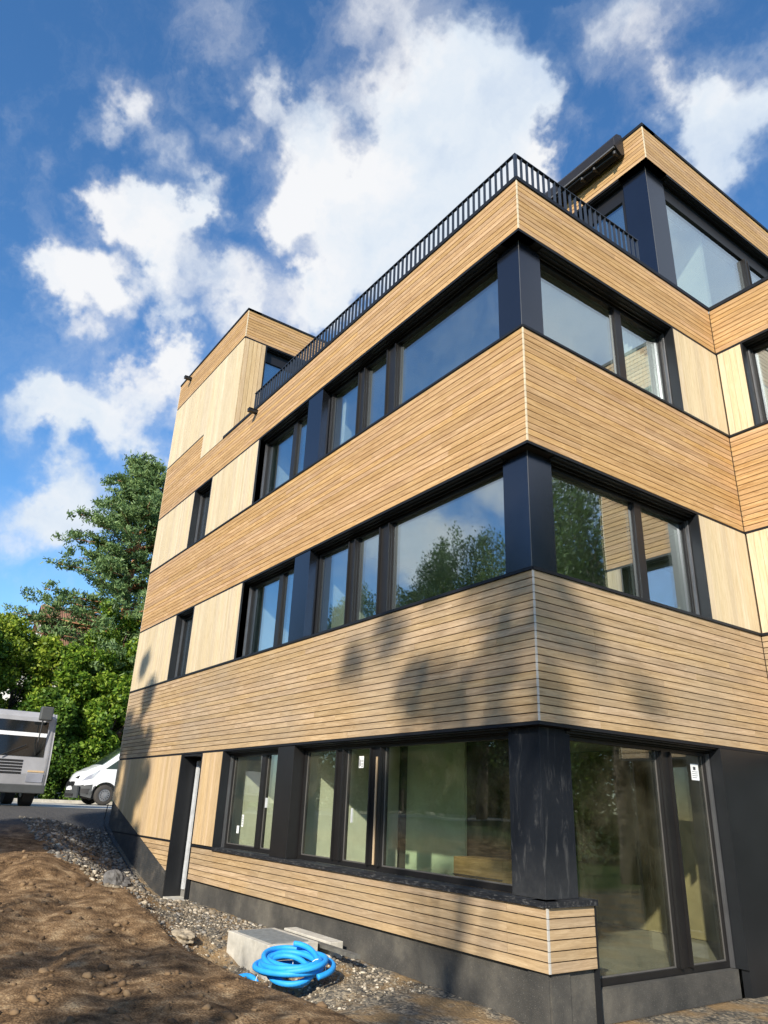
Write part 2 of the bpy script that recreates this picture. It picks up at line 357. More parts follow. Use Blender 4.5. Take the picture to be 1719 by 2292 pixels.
# ------------------------------------------------------------------ mesh helpers
def empty(name, loc, label=None, cat=None, group=None, rot=0):
    o = bpy.data.objects.new(name, None); COL.objects.link(o); o.location = loc; o.rotation_euler = (0, 0, rot)
    o.empty_display_size = 0.2
    tag(o, label, cat, group); return o
def tag(o, label=None, cat=None, group=None, kind=None):
    if label: o['label'] = label
    if cat: o['category'] = cat
    if group: o['group'] = group
    if kind: o['kind'] = kind
    return o
ORG = {}
class MB:
    def __init__(s): s.v = []; s.f = []; s.mi = []
    def box(s, a, b, P=None, mi=0):
        """axis box from a to b in (u, depth, z); P maps it to the world"""
        n = len(s.v); (x0, y0, z0), (x1, y1, z1) = a, b
        if x0 > x1: x0, x1 = x1, x0
        if y0 > y1: y0, y1 = y1, y0
        if z0 > z1: z0, z1 = z1, z0
        c = [(x0, y0, z0), (x1, y0, z0), (x1, y1, z0), (x0, y1, z0), (x0, y0, z1), (x1, y0, z1), (x1, y1, z1), (x0, y1, z1)]
        s.v += [P(*q) for q in c] if P else c
        for q in ((0, 3, 2, 1), (4, 5, 6, 7), (0, 1, 5, 4), (1, 2, 6, 5), (2, 3, 7, 6), (3, 0, 4, 7)):
            s.f.append(tuple(n + i for i in q)); s.mi.append(mi)
        return s
    def prism(s, pts, d0, d1, P=None, mi=0):
        """polygon pts (u,z) counter-clockwise seen from outside, extruded in depth d0..d1"""
        n = len(s.v); k = len(pts)
        for d in (d0, d1):
            for (u, z) in pts: s.v.append(P(u, d, z) if P else (u, d, z))
        s.f.append(tuple(n + i for i in range(k))); s.f.append(tuple(n + k + i for i in reversed(range(k)))); s.mi += [mi, mi]
        for i in range(k):
            j = (i + 1) % k; s.f.append((n + j, n + i, n + k + i, n + k + j)); s.mi.append(mi)
        return s
    def tube(s, pts, rad, seg=8, mi=0, cap=True):
        n0 = len(s.v); pts = [Vector(p) for p in pts]; m = len(pts)
        up = None
        for i, p in enumerate(pts):
            tg = (pts[min(i + 1, m - 1)] - pts[max(i - 1, 0)]).normalized()
            if up is None: up = tg.orthogonal().normalized()
            up = (up - tg * up.dot(tg)); up = up.normalized() if up.length > 1e-6 else tg.orthogonal().normalized()
            w = tg.cross(up); r = rad[i] if hasattr(rad, '__len__') else rad
            for k in range(seg):
                a = 2 * math.pi * k / seg; s.v.append(tuple(p + up * (math.cos(a) * r) + w * (math.sin(a) * r)))
        for i in range(m - 1):
            for k in range(seg):
                k2 = (k + 1) % seg; a = n0 + i * seg
                s.f.append((a + k, a + k2, a + seg + k2, a + seg + k)); s.mi.append(mi)
        if cap:
            s.f.append(tuple(n0 + k for k in reversed(range(seg)))); s.f.append(tuple(n0 + (m - 1) * seg + k for k in range(seg))); s.mi += [mi, mi]
        return s
    def cyl(s, c, axis, r, h, seg=24, mi=0):
        a = Vector(axis).normalized(); c = Vector(c); return s.tube([c - a * h / 2, c + a * h / 2], r, seg, mi)
    def build(s, name, mats, parent=None, smooth=False, label=None, bevel=0.0):
        if not isinstance(mats, (list, tuple)): mats = [mats]
        org = Vector((0, 0, 0)); q = parent
        if parent is not None:
            org = ORG[parent.name]
        me = bpy.data.meshes.new(name)
        me.from_pydata([tuple(Vector(v) - org) for v in s.v], [], s.f)
        for k in mats: me.materials.append(MATS[k])
        if len(mats) > 1: me.polygons.foreach_set('material_index', s.mi)
        if smooth: me.polygons.foreach_set('use_smooth', [True] * len(me.polygons))
        me.update()
        o = bpy.data.objects.new(name, me); COL.objects.link(o)
        if parent is not None: o.parent = parent
        ORG[o.name] = org
        if label: o['label'] = label
        if bevel:
            bm = o.modifiers.new('bevel', 'BEVEL'); bm.width = bevel; bm.segments = 2; bm.limit_method = 'ANGLE'
        return o
def thing(name, loc, label, cat, group=None):
    e = empty(name, loc, label, cat, group); ORG[e.name] = Vector(loc); return e
def np_mesh(name, V, Fq, mat_, parent=None, smooth=False):
    me = bpy.data.meshes.new(name)
    org = ORG[parent.name] if parent is not None else Vector((0, 0, 0))
    V = np.asarray(V, dtype=np.float32) - np.array(org, dtype=np.float32); Fq = np.asarray(Fq, dtype=np.int32); k = Fq.shape[1]
    me.vertices.add(len(V)); me.vertices.foreach_set('co', V.ravel())
    me.loops.add(Fq.size); me.loops.foreach_set('vertex_index', Fq.ravel())
    me.polygons.add(len(Fq)); me.polygons.foreach_set('loop_start', np.arange(0, Fq.size, k, dtype=np.int32)); me.polygons.foreach_set('loop_total', np.full(len(Fq), k, dtype=np.int32))
    if smooth: me.polygons.foreach_set('use_smooth', np.ones(len(Fq), dtype=bool))
    me.materials.append(MATS[mat_]); me.update(calc_edges=True)
    o = bpy.data.objects.new(name, me); COL.objects.link(o); ORG[o.name] = org
    if parent is not None: o.parent = parent
    return o

# ------------------------------------------------------------------ THE BUILDING
# left facade: plane y=0 (x from -14.06 to 0); right facade: plane x=0 (y from 0 to 4.66); a wing stands out at y=4.66
PL = lambda u, d, z: (u, d, z)
PR = lambda u, d, z: (-d, u, z)
PW = lambda u, d, z: (u, 4.66 + d, z)
PP = lambda u, d, z: (u, 3.34 + d, z)
PB = lambda u, d, z: (-9.35 - d, u, z)
XL, YI, XW, YB = -14.06, 4.66, 2.1, 11.0
bld = thing('office_building', (-6, 3, 1.7), 'four storey timber clad building with horizontal larch bands and black window strips', 'building')

def band(P, u0, u1, z0, z1, pitch, m, joints=None, name='cladding_band', gap=0.011, d0=0.0, clip=None, mit0=0.0, mit1=0.0):
    """horizontal boards, staggered butt joints; clip(z)->(u0,u1) for raking ends"""
    n = max(1, round((z1 - z0) / pitch)); h = (z1 - z0) / n; mb = MB()
    for i in range(n):
        za, zb = z0 + i * h + (gap / 2 if i else 0.002), z0 + (i + 1) * h - (gap / 2 if i < n - 1 else 0.002)
        a, b = (u0, u1) if clip is None else clip((za + zb) / 2)
        if b - a < 0.03: continue
        if joints is not None: cuts = [j for j in joints[i % len(joints)] if a + 0.2 < j < b - 0.2]
        else:
            cuts = []; q = a + random.uniform(0.8, 3.6)
            while q < b - 0.5: cuts.append(q); q += random.uniform(2.4, 4.2)
        xs = [a] + sorted(cuts) + [b]
        for j in range(len(xs) - 1):
            dd = random.uniform(-0.0012, 0.0012)
            mb.box((xs[j] + (0.0025 if j else 0), d0 + dd, za), (xs[j + 1] - (0.0025 if j < len(xs) - 2 else 0), d0 + 0.022, zb), P)
    return mb.build(name, m, bld)
def vpanel(P, u0, u1, z0, z1, pitch, m, gap=0.005, name='boarded_panel', clipz=None, d0=0.0):
    n = max(1, round((u1 - u0) / pitch)); w = (u1 - u0) / n; mb = MB()
    for i in range(n):
        a, b = u0 + i * w + gap / 2, u0 + (i + 1) * w - gap / 2; dd = random.uniform(-0.001, 0.001)
        if clipz:
            mb.prism([(a, clipz(a)), (b, clipz(b)), (b, z1), (a, z1)], d0 + dd, d0 + 0.02, P)
        else: mb.box((a, d0 + dd, z0), (b, d0 + 0.02, z1), P)
    return mb.build(name, m, bld)
def trim(P, u0, u1, z0, z1, name='metal_trim', d0=-0.012, d1=0.30, m='cap_metal'):
    return MB().box((u0, d0, z0), (u1, d1, z1), P).build(name, m, bld)

# walls behind the boards (spandrels), floors, roofs
T0 = 0.026
sp = MB()
for (z0, z1) in ((4.42, 5.985), (7.62, 9.20), (10.84, 11.66)):
    sp.box((XL + .02, T0, z0), (-0.03, 0.32, z1), PL)
    sp.box((0.325, 0.03, z0), (YI + .3, 0.32, z1), PR)
    sp.box((-0.32, T0, z0), (XW - .02, 0.32, z1), PW)
for (z0, z1) in ((6.03, 7.57), (9.24, 10.79)):          # behind pale panels
    sp.box((XL + .02, T0, z0), (-11.36, 0.32, z1), PL); sp.box((-10.25, T0, z0), (-7.72, 0.32, z1), PL)
    sp.box((3.45, T0, z0), (YI + .3, 0.32, z1), PR)
    sp.box((-0.3, T0, z0), (0.42, 0.32, z1), PW); 
sp.box((XL + .02, T0, 3.45), (-9.80, 0.32, 4.36), PL); sp.box((XL + .4, T0, 1.5), (-9.80, 0.34, 3.449), PL)
sp.box((-8.70, T0, 2.24), (-7.76, 0.32, 4.36), PL)
sp.box((XL + .02, T0, 11.68), (-9.37, 0.32, 14.34), PL); sp.box((XL + .02, T0, 14.40), (-9.37, 0.32, 15.16), PL)
sp.box((0.34, T0, 14.40), (6.5, 0.30, 15.16), PB); sp.box((0.34, T0, 11.68), (0.57, 0.30, 14.34), PB)
sp.box((-2.2, T0, 14.42), (-0.03, 0.30, 15.12), PP)
sp.box((3.66, T0, 14.42), (12.0, 0.30, 15.12), PR)
sp.box((-8.6, 0.06, 2.2), (-.7, 0.32, 2.69), PL); sp.box((-0.34, 0.031, 2.2), (-0.025, 0.32, 2.69), PL)
sp.build('wall', 'backing', bld)
bw = MB()
bw.box((XL, 0.5, 1.6), (XL + 0.25, YB, 15.16)); bw.box((XL, YB, 1.6), (-0.3, YB + .25, 11.6)); bw.box((XL, 6.5, 11.66), (-9.4, 6.7, 15.1))
bw.build('rear_wall', 'render_wall', bld)
fl = MB()
for (z0, z1) in ((1.60, 1.95), (4.60, 5.10), (7.82, 8.30), (11.0, 11.60)):
    fl.box((XL + .26, 0.33, z0), (-0.33, YB - .01, z1)); fl.box((-0.32, 5.0, z0), (XW - .35, YB - .01, z1))
fl.box((XL + .26, 0.33, 14.5), (-9.68, 6.49, 15.0)); fl.box((-2.2, 3.66, 14.5), (-.34, 11.99, 15.0))
fl.build('floor_slab', 'floor_screed', bld)
ce = MB()
for z in (4.56, 7.78, 10.96): ce.box((XL + .26, 0.33, z), (-0.33, YB - .01, z + 0.03)); ce.box((-0.32, 5.0, z), (XW - .35, YB - .01, z + 0.03))
ce.box((XL + .26, 0.33, 14.45), (-9.68, 6.49, 14.48)); ce.box((-2.2, 3.66, 14.45), (-.34, 11.99, 14.48))
ce.build('ceiling', 'interior_white', bld)

# cladding bands --------------------------------------------------------
J2L = [[-.96, -5.4, -9.7, -12.6], [-.96, -3.2, -7.9, -11.4], [-5.4, -8.9], [-.96, -2.3, -6.6, -12.9]]
J2R = [[.96, 3.7], [2.9], [.96, 4.1], [2.2]]
band(PL, XL, -0.012, 4.40, 6.00, .0842, 'larch_low_band')
band(PR, 0.012, YI - .024, 4.40, 6.00, .0842, 'larch_low_band', J2R)
band(PW, 0.002, XW - .012, 4.40, 6.00, .0842, 'larch_low_band')
band(PL, XL, -0.012, 7.60, 9.21, .0847, 'larch_band')
band(PR, 0.012, YI - .024, 7.60, 9.21, .0847, 'larch_band', [[.98], [3.3], [.98, 3.9], [2.4]])
band(PW, 0.002, XW - .012, 7.60, 9.21, .0847, 'larch_band')
band(PL, XL, -0.012, 10.82, 11.68, .086, 'larch_band')
band(PR, 0.012, YI - .024, 10.82, 11.68, .086, 'larch_band', [[.92], [2.9], [.92, 3.7], [.92, 2.1]])
band(PW, 0.002, XW - .012, 10.82, 11.68, .086, 'larch_band')
band(PL, XL, -11.37, 11.69, 12.38, .086, 'larch_band')                      # the stepped piece at the far end
band(PL, XL, -9.362, 14.38, 15.18, .0842, 'larch_band')                     # stair tower roof band
band(PB, 0.012, 6.5, 14.38, 15.18, .0842, 'larch_band')
band(PP, -2.2, -0.012, 14.40, 15.16, .0842, 'larch_band')                   # penthouse roof band
band(PR, 3.352, 12.0, 14.40, 15.16, .0842, 'larch_band')
band(PL, -8.68, -0.012, 2.195, 2.72, .0875, 'larch_low_band', [[-6.9, -2.6], [-5.0, -.53], [-4.1, -.53], [-5.9, -.53, -2.0], [-6.2, -3.4], [-5.6, -.53]])
band(PR, 0.012, 0.655, 2.195, 2.72, .0875, 'larch_low_band', [[]])
def rake(z): return -9.83 - (z - 2.23) * (11.69 - 9.83) / (2.76 - 2.23)
mb = MB()
for i in range(6):
    za, zb = 2.236 + i * .0842 + .005, 2.236 + (i + 1) * .0842 - .005
    mb.prism([(rake(za), za), (-9.812, za), (-9.812, zb), (rake(zb), zb)], random.uniform(-.001, .001), .022, PL)
mb.build('cladding_band', 'larch_low_band', bld)
# light timber arris at each outer corner
for (P, x, y, z0, z1, m) in ((PL, 0, 0, 4.40, 6.00, 'edge_trim_grey'), (PL, 0, 0, 7.60, 9.21, 'edge_trim'), (PL, 0, 0, 10.82, 11.68, 'edge_trim'), (PL, 0, 0, 2.195, 2.72, 'edge_trim_grey'),
                       (PL, -9.35, 0, 14.38, 15.18, 'edge_trim'), (PL, 0, 3.34, 14.40, 15.16, 'edge_trim'), (PL, XW, 4.66, 4.40, 6.0, 'edge_trim'), (PL, XW, 4.66, 7.6, 9.21, 'edge_trim'), (PL, XW, 4.66, 10.82, 11.68, 'edge_trim')):
    mb = MB(); k = 0.0842; n = round((z1 - z0) / k); h = (z1 - z0) / n
    for i in range(n):
        j = random.uniform(-0.0012, 0.0012)
        mb.box((x - .011, y - 0.002 + j, z0 + i * h + .002), (x + 0.003 + j, y + 0.02, z0 + (i + 1) * h - .003))
    mb.build('corner_trim', m, bld)
mb = MB()
for (z0, z1) in ((3.42, 4.36), (4.40, 6.00), (6.04, 7.56), (7.6, 9.21), (9.25, 10.78), (10.82, 12.38), (12.42, 14.34), (14.38, 15.18)): mb.box((XL - .012, -0.004, z0), (XL - .001, 0.3, z1))
mb.build('corner_trim', 'edge_trim', bld)
# side wall boards of the far gable and of the wing end
for (z0, z1) in ((4.40, 6.00), (7.60, 9.21), (10.82, 11.68)):
    band(lambda u, d, z: (XW - d, u, z), 4.67, YB, z0, z1, .0847, 'larch_band')
# wing body behind its end face
MB().box((XW - .32, 4.98, 1.7), (XW - .03, YB, 11.66)).box((-0.3, YB, 1.7), (XW - .03, YB + .2, 11.66)).build('rear_wall', 'interior_brown', bld)

# pale vertical panels ---------------------------------------------------
vpanel(PL, XL, -11.37, 6.045, 7.56, .0758, 'pale_panel', gap=.008); vpanel(PL, -10.25, -7.745, 6.045, 7.56, .0758, 'pale_panel', gap=.008)
vpanel(PL, XL, -11.37, 9.25, 10.775, .0758, 'pale_panel', gap=.008); vpanel(PL, -10.25, -7.745, 9.25, 10.775, .0758, 'pale_panel', gap=.008)
vpanel(PL, XL, -11.372, 12.42, 14.335, .14, 'pale_panel', gap=.003); vpanel(PL, -11.368, -9.37, 11.70, 14.335, .14, 'pale_panel', gap=.003)
vpanel(PB, 0.022, 0.585, 11.70, 14.335, .112, 'tan_panel', gap=.009)
vpanel(PR, 3.445, 4.655, 6.045, 7.56, .14, 'pale_panel', gap=.003); vpanel(PR, 3.445, 4.655, 9.25, 10.775, .14, 'pale_panel', gap=.003)
for z0, z1 in ((6.045, 7.56), (9.25, 10.775)):
    vpanel(PW, 0.02, 0.42, z0, z1, .10, 'pale_panel'); vpanel(PW, 1.80, XW, z0, z1, .10, 'pale_panel')
vpanel(PL, -8.69, -7.765, 2.78, 4.36, .0925, 'tan_panel', gap=.007)
vpanel(PL, XL, -9.81, 2.78, 4.36, .14, 'tan_panel', gap=.003, clipz=lambda u: max(2.78, 3.42 + (u + 13.99) * (2.76 - 3.42) / (13.99 - 11.69)))

# black trims: caps, sills and drip edges --------------------------------
for (z0, z1) in ((6.002, 6.038), (9.212, 9.246)):
    trim(PL, XL, 0.0, z0, z1, d0=-.02, d1=.34); trim(PR, 0.0, YI - .02, z0, z1, d0=-.02, d1=.34); trim(PW, 0.02, XW, z0, z1, d0=-.02, d1=.34)
for (z0, z1) in ((4.366, 4.398), (7.566, 7.598), (10.782, 10.818)):
    trim(PL, XL, 0.0, z0, z1, 'drip_edge', .004, .34); trim(PR, 0.0, YI, z0, z1, 'drip_edge', .004, .34); trim(PW, 0.0, XW, z0, z1, 'drip_edge', .004, .34)
trim(PL, -9.9, 0.0, 11.682, 11.745, 'parapet_cap', -.02, .36); trim(PL, -11.36, -9.9, 11.682, 11.695, 'parapet_cap', -.004, .3)
trim(PR, 0.0, YI, 11.682, 11.745, 'parapet_cap', -.02, .36); trim(PW, 0.02, XW + .01, 11.682, 11.745, 'parapet_cap', -.02, .36)
trim(PL, XL, -11.372, 12.382, 12.416, 'parapet_cap', -.004, .3)
trim(PL, XL - .01, -9.33, 15.182, 15.235, 'parapet_cap', -.02, .36); trim(PB, 0.0, 6.5, 15.182, 15.235, 'parapet_cap', -.02, .36)
trim(PL, XL, -9.37, 14.338, 14.378, 'drip_edge', .006, .3); trim(PB, 0.02, 6.5, 14.338, 14.378, 'drip_edge', .006, .3)
trim(PP, -2.2, 0.02, 15.162, 15.225, 'parapet_cap', -.02, .36); trim(PR, 3.36, 12.0, 15.162, 15.225, 'parapet_cap', -.02, .36)
trim(PP, -2.2, -0.006, 14.36, 14.398, 'drip_edge', .006, .6, 'soffit_metal'); trim(PR, 3.346, 12.0, 14.36, 14.398, 'drip_edge', .006, .6, 'soffit_metal')
MB().box((-2.2, 3.7, 15.1), (-.4, 12, 15.16)).box((XL + .3, .4, 15.1), (-9.7, 6.5, 15.16)).box((-9.3, .37, 11.6), (-.37, 10.9, 11.66)).box((-.36, 5.0, 11.6), (XW - .4, 10.9, 11.66)).build('roof', 'roof_membrane', bld)
trim(PL, -14.0, -9.81, 2.745, 2.775, 'drip_edge', .006, .03)
trim(PL, -8.69, -7.75, 2.735, 2.765, 'drip_edge', .004, .03)

# windows -----------------------------------------------------------------
def window(P, u0, u1, z0, z1, mull=(), gl='glass_clean', fd=.20, jl=True, jr=True, name='window', sill=True, extra=None, head=.03):
    """recessed strip window: lined reveal > frame, mullions, panes"""
    lin = MB()
    if jl: lin.box((u0 - .025, -0.006, z0), (u0, fd + .10, z1), P)
    if jr: lin.box((u1, -0.006, z0), (u1 + .025, fd + .10, z1), P)
    lin.box((u0, 0.03, z1 - .012), (u1, fd + .10, z1), P)                                   # soffit of the opening
    lin.box((u0, .085, z1 - .035), (u1, .10, z1 - .0125), P).box((u0, .15, z1 - .05), (u1, .165, z1 - .0125), P)   # blind slot
    w = lin.build(name, 'black_metal', bld)
    fr = MB(); d0, d1 = fd, fd + .075
    fr.box((u0, d0, z0 + .001), (u1, d1, z0 + .062), P); fr.box((u0, d0, z1 - .06 - head), (u1, d1, z1 - .013), P)
    fr.box((u0, d0, z0 + .063), (u0 + .055, d1, z1 - .061 - head), P); fr.box((u1 - .055, d0, z0 + .063), (u1, d1, z1 - .061 - head), P)
    o = fr.build('frame', 'frame_metal', w)
    for k_, (a_, b_) in enumerate(((u0 + .004, u0 + .03), (u1 - .03, u1 - .004))):
        if (jl, jr)[k_]:
            MB().box((a_, d0 - .05, z0 + .001), (b_, d0 - .003, z1 - .06), P).box((a_ + .008, d0 - .056, z0 + .002), (a_ + .014, d0 - .0505, z1 - .06), P).build('blind_guide', 'guide_metal', w)
    edges = [u0 + .055]
    for (a, b) in mull:
        m = MB().box((a, d0 - .015, z0 + .063), (b, d1 + .01, z1 - .061 - head), P)
        if b - a > .15: m.box((a + .01, d0 - .05, z0 + .063), (a + .035, d0 - .016, z1 - .061 - head), P).box((b - .035, d0 - .05, z0 + .063), (b - .01, d0 - .016, z1 - .061 - head), P)
        m.build('mullion', 'frame_metal', w); edges += [a, b]
    edges.append(u1 - .055)
    g0 = fd + .035
    for i in range(0, len(edges), 2):
        a, b = edges[i], edges[i + 1]
        MB().box((a - .01, g0, z0 + .055), (b + .01, g0 + .024, z1 - .055 - head), P).build('pane', gl, w)
        gk = MB(); e = .014                                                                  # gasket line round the glass
        gk.box((a + .001, g0 - .012, z0 + .064), (a + e, g0 - .002, z1 - .062 - head), P).box((b - e, g0 - .012, z0 + .064), (b - .001, g0 - .002, z1 - .062 - head), P)
        gk.box((a + e, g0 - .012, z0 + .064), (b - e, g0 - .002, z0 + .078), P)
        gk.build('glazing_bead', 'bead' if gl != 'glass_clean' else 'frame_metal', w)
    return w
WL = {}
for fl_, (z0, z1) in {1: (2.775, 4.362), 2: (6.04, 7.562), 3: (9.248, 10.778)}.items():
    g = 'glass_dirty' if fl_ == 1 else 'glass_clean'
    WL[fl_, 'a'] = window(PL, -7.72, -5.655, z0, z1, [(-6.51, -6.36)], g, jr=False)
    WL[fl_, 'b'] = window(PL, -5.075, -0.49, z0, z1, [(-4.10, -3.88), (-3.24, -2.96)], g, jl=False, jr=False)
    if fl_ > 1:
        window(PL, -11.345, -10.28, z0, z1, (), g)
        WL[fl_, 'r'] = window(PR, 0.49, 3.415, z0, z1, [(2.215, 2.36)], g, jl=False)
        window(PW, .45, 1.77, z0, z1, (), g)
WL[1, 'r'] = window(PR, 0.50, 3.20, 1.99, 4.362, [(2.20, 2.42)], 'glass_dirty', jl=False)
window(PW, .15, 1.9, 1.99, 4.362, (), 'glass_dirty')
MB().box((3.226, 0.004, 1.7), (YI - .03, .1, 4.362), PR).build('dark_panel', 'black_metal', bld)
MB().box((0.656, -.006, 1.4), (0.676, .24, 2.722), PR).build('metal_trim', 'black_metal', bld)
# sills with building dust (ground floor)
MB().box((-7.72, -.03, 2.723), (-.002, .21, 2.774), PL).box((0.002, -.03, 2.723), (.685, .21, 2.774), PR).box((-.62, .215, 2.723), (-.04, .62, 2.773)).build('window_sill', 'dusty_sill', WL[1, 'b'])
MB().box((-3.10, .168, 2.85), (-3.075, .183, 4.15), PL).build('timber_strip', 'tan_panel', WL[1, 'b'], label='bare wood strip on the ground floor mullion')

# black flush panels between windows, corner columns
for z0, z1 in ((6.04, 7.562), (9.248, 10.778)):
    MB().box((-5.63, .015, z0), (-5.10, .29, z1 - .002), PL).build('black_column', 'column_sheet', bld, bevel=.004)
    MB().box((-0.545, 0.13, z0), (-0.13, 0.545, z1 - .002)).build('corner_column', 'column_sheet', bld, bevel=.004)
MB().box((-5.63, .015, 2.776), (-5.10, .29, 4.36), PL).build('black_column', 'frame_metal', bld, bevel=.004)
MB().box((-0.545, 0.10, 2.776), (-0.10, 0.56, 4.36)).build('corner_column', 'dirty_column', bld, bevel=.003)
for z0, z1 in ((4.37, 4.39), (7.57, 7.59), (10.79, 10.81)):
    MB().box((-.6, .035, z0 - .006), (-.035, .6, z0 - .004)).build('soffit', 'soffit_metal', bld)

for (x, y, z0, z1) in ((-.13, .13, 6.04, 7.555), (-.13, .13, 9.248, 10.77), (-.115, 3.46, 11.75, 14.35)):
    MB().box((x - .003, y - .003, z0 + .002), (x + .003, y + .003, z1)).build('column_highlight', 'bead', bld)  # thin lighter strip: the column's edge highlight put in as colour
# penthouse glazing (terrace side and street side) + column
MB().box((-0.60, 3.46, 11.75), (-0.115, 3.98, 14.355)).build('corner_column', 'column_sheet', bld, bevel=.004)
window(PP, -2.15, -0.62, 11.80, 14.35, [(-1.55, -1.45)], 'glass_clean', fd=.16, jr=False, head=.3)
window(PR, 3.99, 8.6, 11.75, 14.35, [(6.6, 6.75)], 'glass_clean', fd=.16, jl=False, head=.3)
window(PB, 0.62, 5.6, 11.80, 14.33, [(2.3, 2.4)], 'glass_clean', fd=.16, head=.28)
MB().box((-2.2, 3.4, 11.66), (-2.16, 9, 14.4)).build('side_wall', 'render_wall', bld)
MB().box((-2.1, 5.4, 11.7), (-.35, 5.5, 14.44)).box((-13.0, 2.6, 11.7), (-9.7, 2.7, 14.44)).build('interior_wall', 'interior_white', bld)

# entrance recess
dr = MB().box((-9.81, -.006, 1.75), (-9.755, .36, 4.36), PL).box((-9.754, .36, 1.8), (-8.73, .40, 4.36), PL).box((-9.754, .02, 4.33), (-8.73, .36, 4.36), PL).box((-8.752, .003, 1.86), (-8.705, .36, 4.36), PL)
door = dr.build('door', 'black_metal', bld)
MB().box((-9.70, .30, 1.93), (-9.58, .355, 4.26), PL).build('metal_strip', 'steel_strip', door, label='bright zinc edge strip')
MB().box((-9.755, -.01, 1.6), (-8.76, .36, 1.80), PL).build('threshold', 'concrete', door)
MB().box((-8.70, .03, 1.86), (-8.64, .045, 2.19), PL).build('downpipe_foot', 'black_metal', door)

# plinth along the wall, drainage sheet at the far end
MB().box((-8.63, 0.05, 1.0), (-0.03, 0.30, 2.195), PL).box((0.031, .05, 1.0), (.656, .3, 2.19), PR).box((0.657, .12, 1.0), (3.2, .3, 1.985), PR).build('plinth', 'plinth_render', bld)
MB().prism([(-14.06, 2.2), (-9.83, 1.3), (-9.83, 2.225), (-11.69, 2.74), (-14.04, 3.42), (-14.06, 3.42)], .012, .05, PL).build('drainage_sheet', 'membrane', bld)
# upper edge cable of the sheet sticking up from the ground
MB().tube([(-14.0, -.10, 3.35), (-14.02, -.13, 3.0), (-13.9, -.14, 2.9), (-13.3, -.12, 2.64), (-12.2, -.12, 2.31), (-11.1, -.14, 1.99), (-9.85, -.16, 1.76)], .012, 6).build('sheet_edge', 'van_black', bld)

# rainwater spouts
for (x, z) in ((-13.17, 15.0), (-8.05, 11.58)):
    MB().box((x - .05, -.21, z - .03), (x + .05, 0.01, z + .035)).box((x - .062, -.215, z + .036), (x + .062, .01, z + .045)).build('rainwater_spout', 'black_metal', bld)

# railing: flat bars on the parapet
rail = MB()
x = -8.40
RY = .06
rail.box((-8.44, RY - .004, 12.275), (-RY, RY + .046, 12.287)); rail.box((-RY - .046, RY + .047, 12.275), (-RY + .004, 2.88, 12.287))
railo = rail.build('railing', 'rail_metal', bld)
MB().box((-8.44, RY, 11.752), (-RY, RY + .012, 11.80)).box((-RY - .012, RY + .013, 11.752), (-RY, 2.88, 11.80)).build('bottom_rail', 'rail_metal', railo)
bars = MB(); k = 0
while x < -.14:
    bars.box((x - .006, RY + .001, 11.752), (x + .006, RY + .043, 12.274)); x += .12
y = .20
while y < 2.88:
    bars.box((-RY - .043, y - .006, 11.752), (-RY - .001, y + .006, 12.274)); y += .1155
bars.box((-RY - .04, RY, 11.752), (-RY, RY + .04, 12.274))
bars.build('railing_bars', 'rail_metal', railo)

# awning on the penthouse
aw = MB().prism([(0, 0), (1, 0)], 0, 1) if False else MB()
pts = [(-.30, 15.04), (-.30, 14.86), (-.10, 14.74), (-.012, 14.80), (-.012, 15.20), (-.06, 15.26), (-.20, 15.20)]
n0 = len(aw.v)
for xx in (-2.15, -.40):
    for (yy, zz) in pts: aw.v.append((xx, 3.34 + yy, zz))
kk = len(pts)
aw.f.append(tuple(range(kk))); aw.f.append(tuple(kk + i for i in reversed(range(kk)))); aw.mi += [0, 0]
for i in range(kk): j = (i + 1) % kk; aw.f.append((i, kk + i, kk + j, j)); aw.mi.append(0)
awo = aw.build('awning', 'soffit_metal', bld, bevel=.006)
MB().box((-2.12, 3.04, 14.815), (-.42, 3.075, 14.85)).build('front_bar', 'bead', awo)
am = MB().tube([(-2.0, 3.10, 14.79), (-1.2, 3.10, 14.79)], .018, 8).tube([(-1.22, 3.12, 14.77), (-.5, 3.16, 14.77)], .018, 8)
for xx in (-1.22, -.93, -.47): am.cyl((xx, 3.12, 14.765), (0, 0, 1), .035, .07, 12).box((xx - .02, 3.12, 14.75), (xx + .02, 3.30, 14.79))
am.build('awning_arm', 'van_black', awo)

# interiors ----------------------------------------------------------------
iw = MB()
for z0, z1 in ((5.10, 7.78), (8.30, 10.96)):
    iw.box((-5.42, .34, z0), (-5.30, 6, z1)); iw.box((-8.0, .34, z0), (-7.88, 6, z1)); iw.box((-5.3, 4.4, z0), (-.33, 4.5, z1)); iw.box((-10.2, 3.6, z0), (-5.43, 3.7, z1))
    iw.box((-10.2, .34, z0), (-10.12, 3.5, z1)); iw.box((-13.5, 1.2, z0), (-10.3, 1.3, z1))
iw.box((-5.42, .34, 1.95), (-5.30, 2.2, 4.56)); iw.box((-8.0, .34, 1.95), (-7.88, 6, 4.56))
iw.build('interior_wall', 'interior_white', bld)
MB().box((-5.05, 2.18, 1.96), (-3.6, 2.22, 4.55)).build('interior_panel', 'interior_green', bld)
MB().box((-5.3, 2.24, 1.96), (-2.3, 2.34, 4.55)).box((-7.87, 2.3, 1.96), (-5.43, 2.4, 4.55)).build('interior_wall', 'interior_dark', bld)
MB().box((-5.3, 4.9, 1.96), (-.34, 5.0, 4.55)).box((-5.35, 2.35, 1.96), (-5.3, 4.9, 4.55)).build('interior_wall', 'interior_brown', bld)
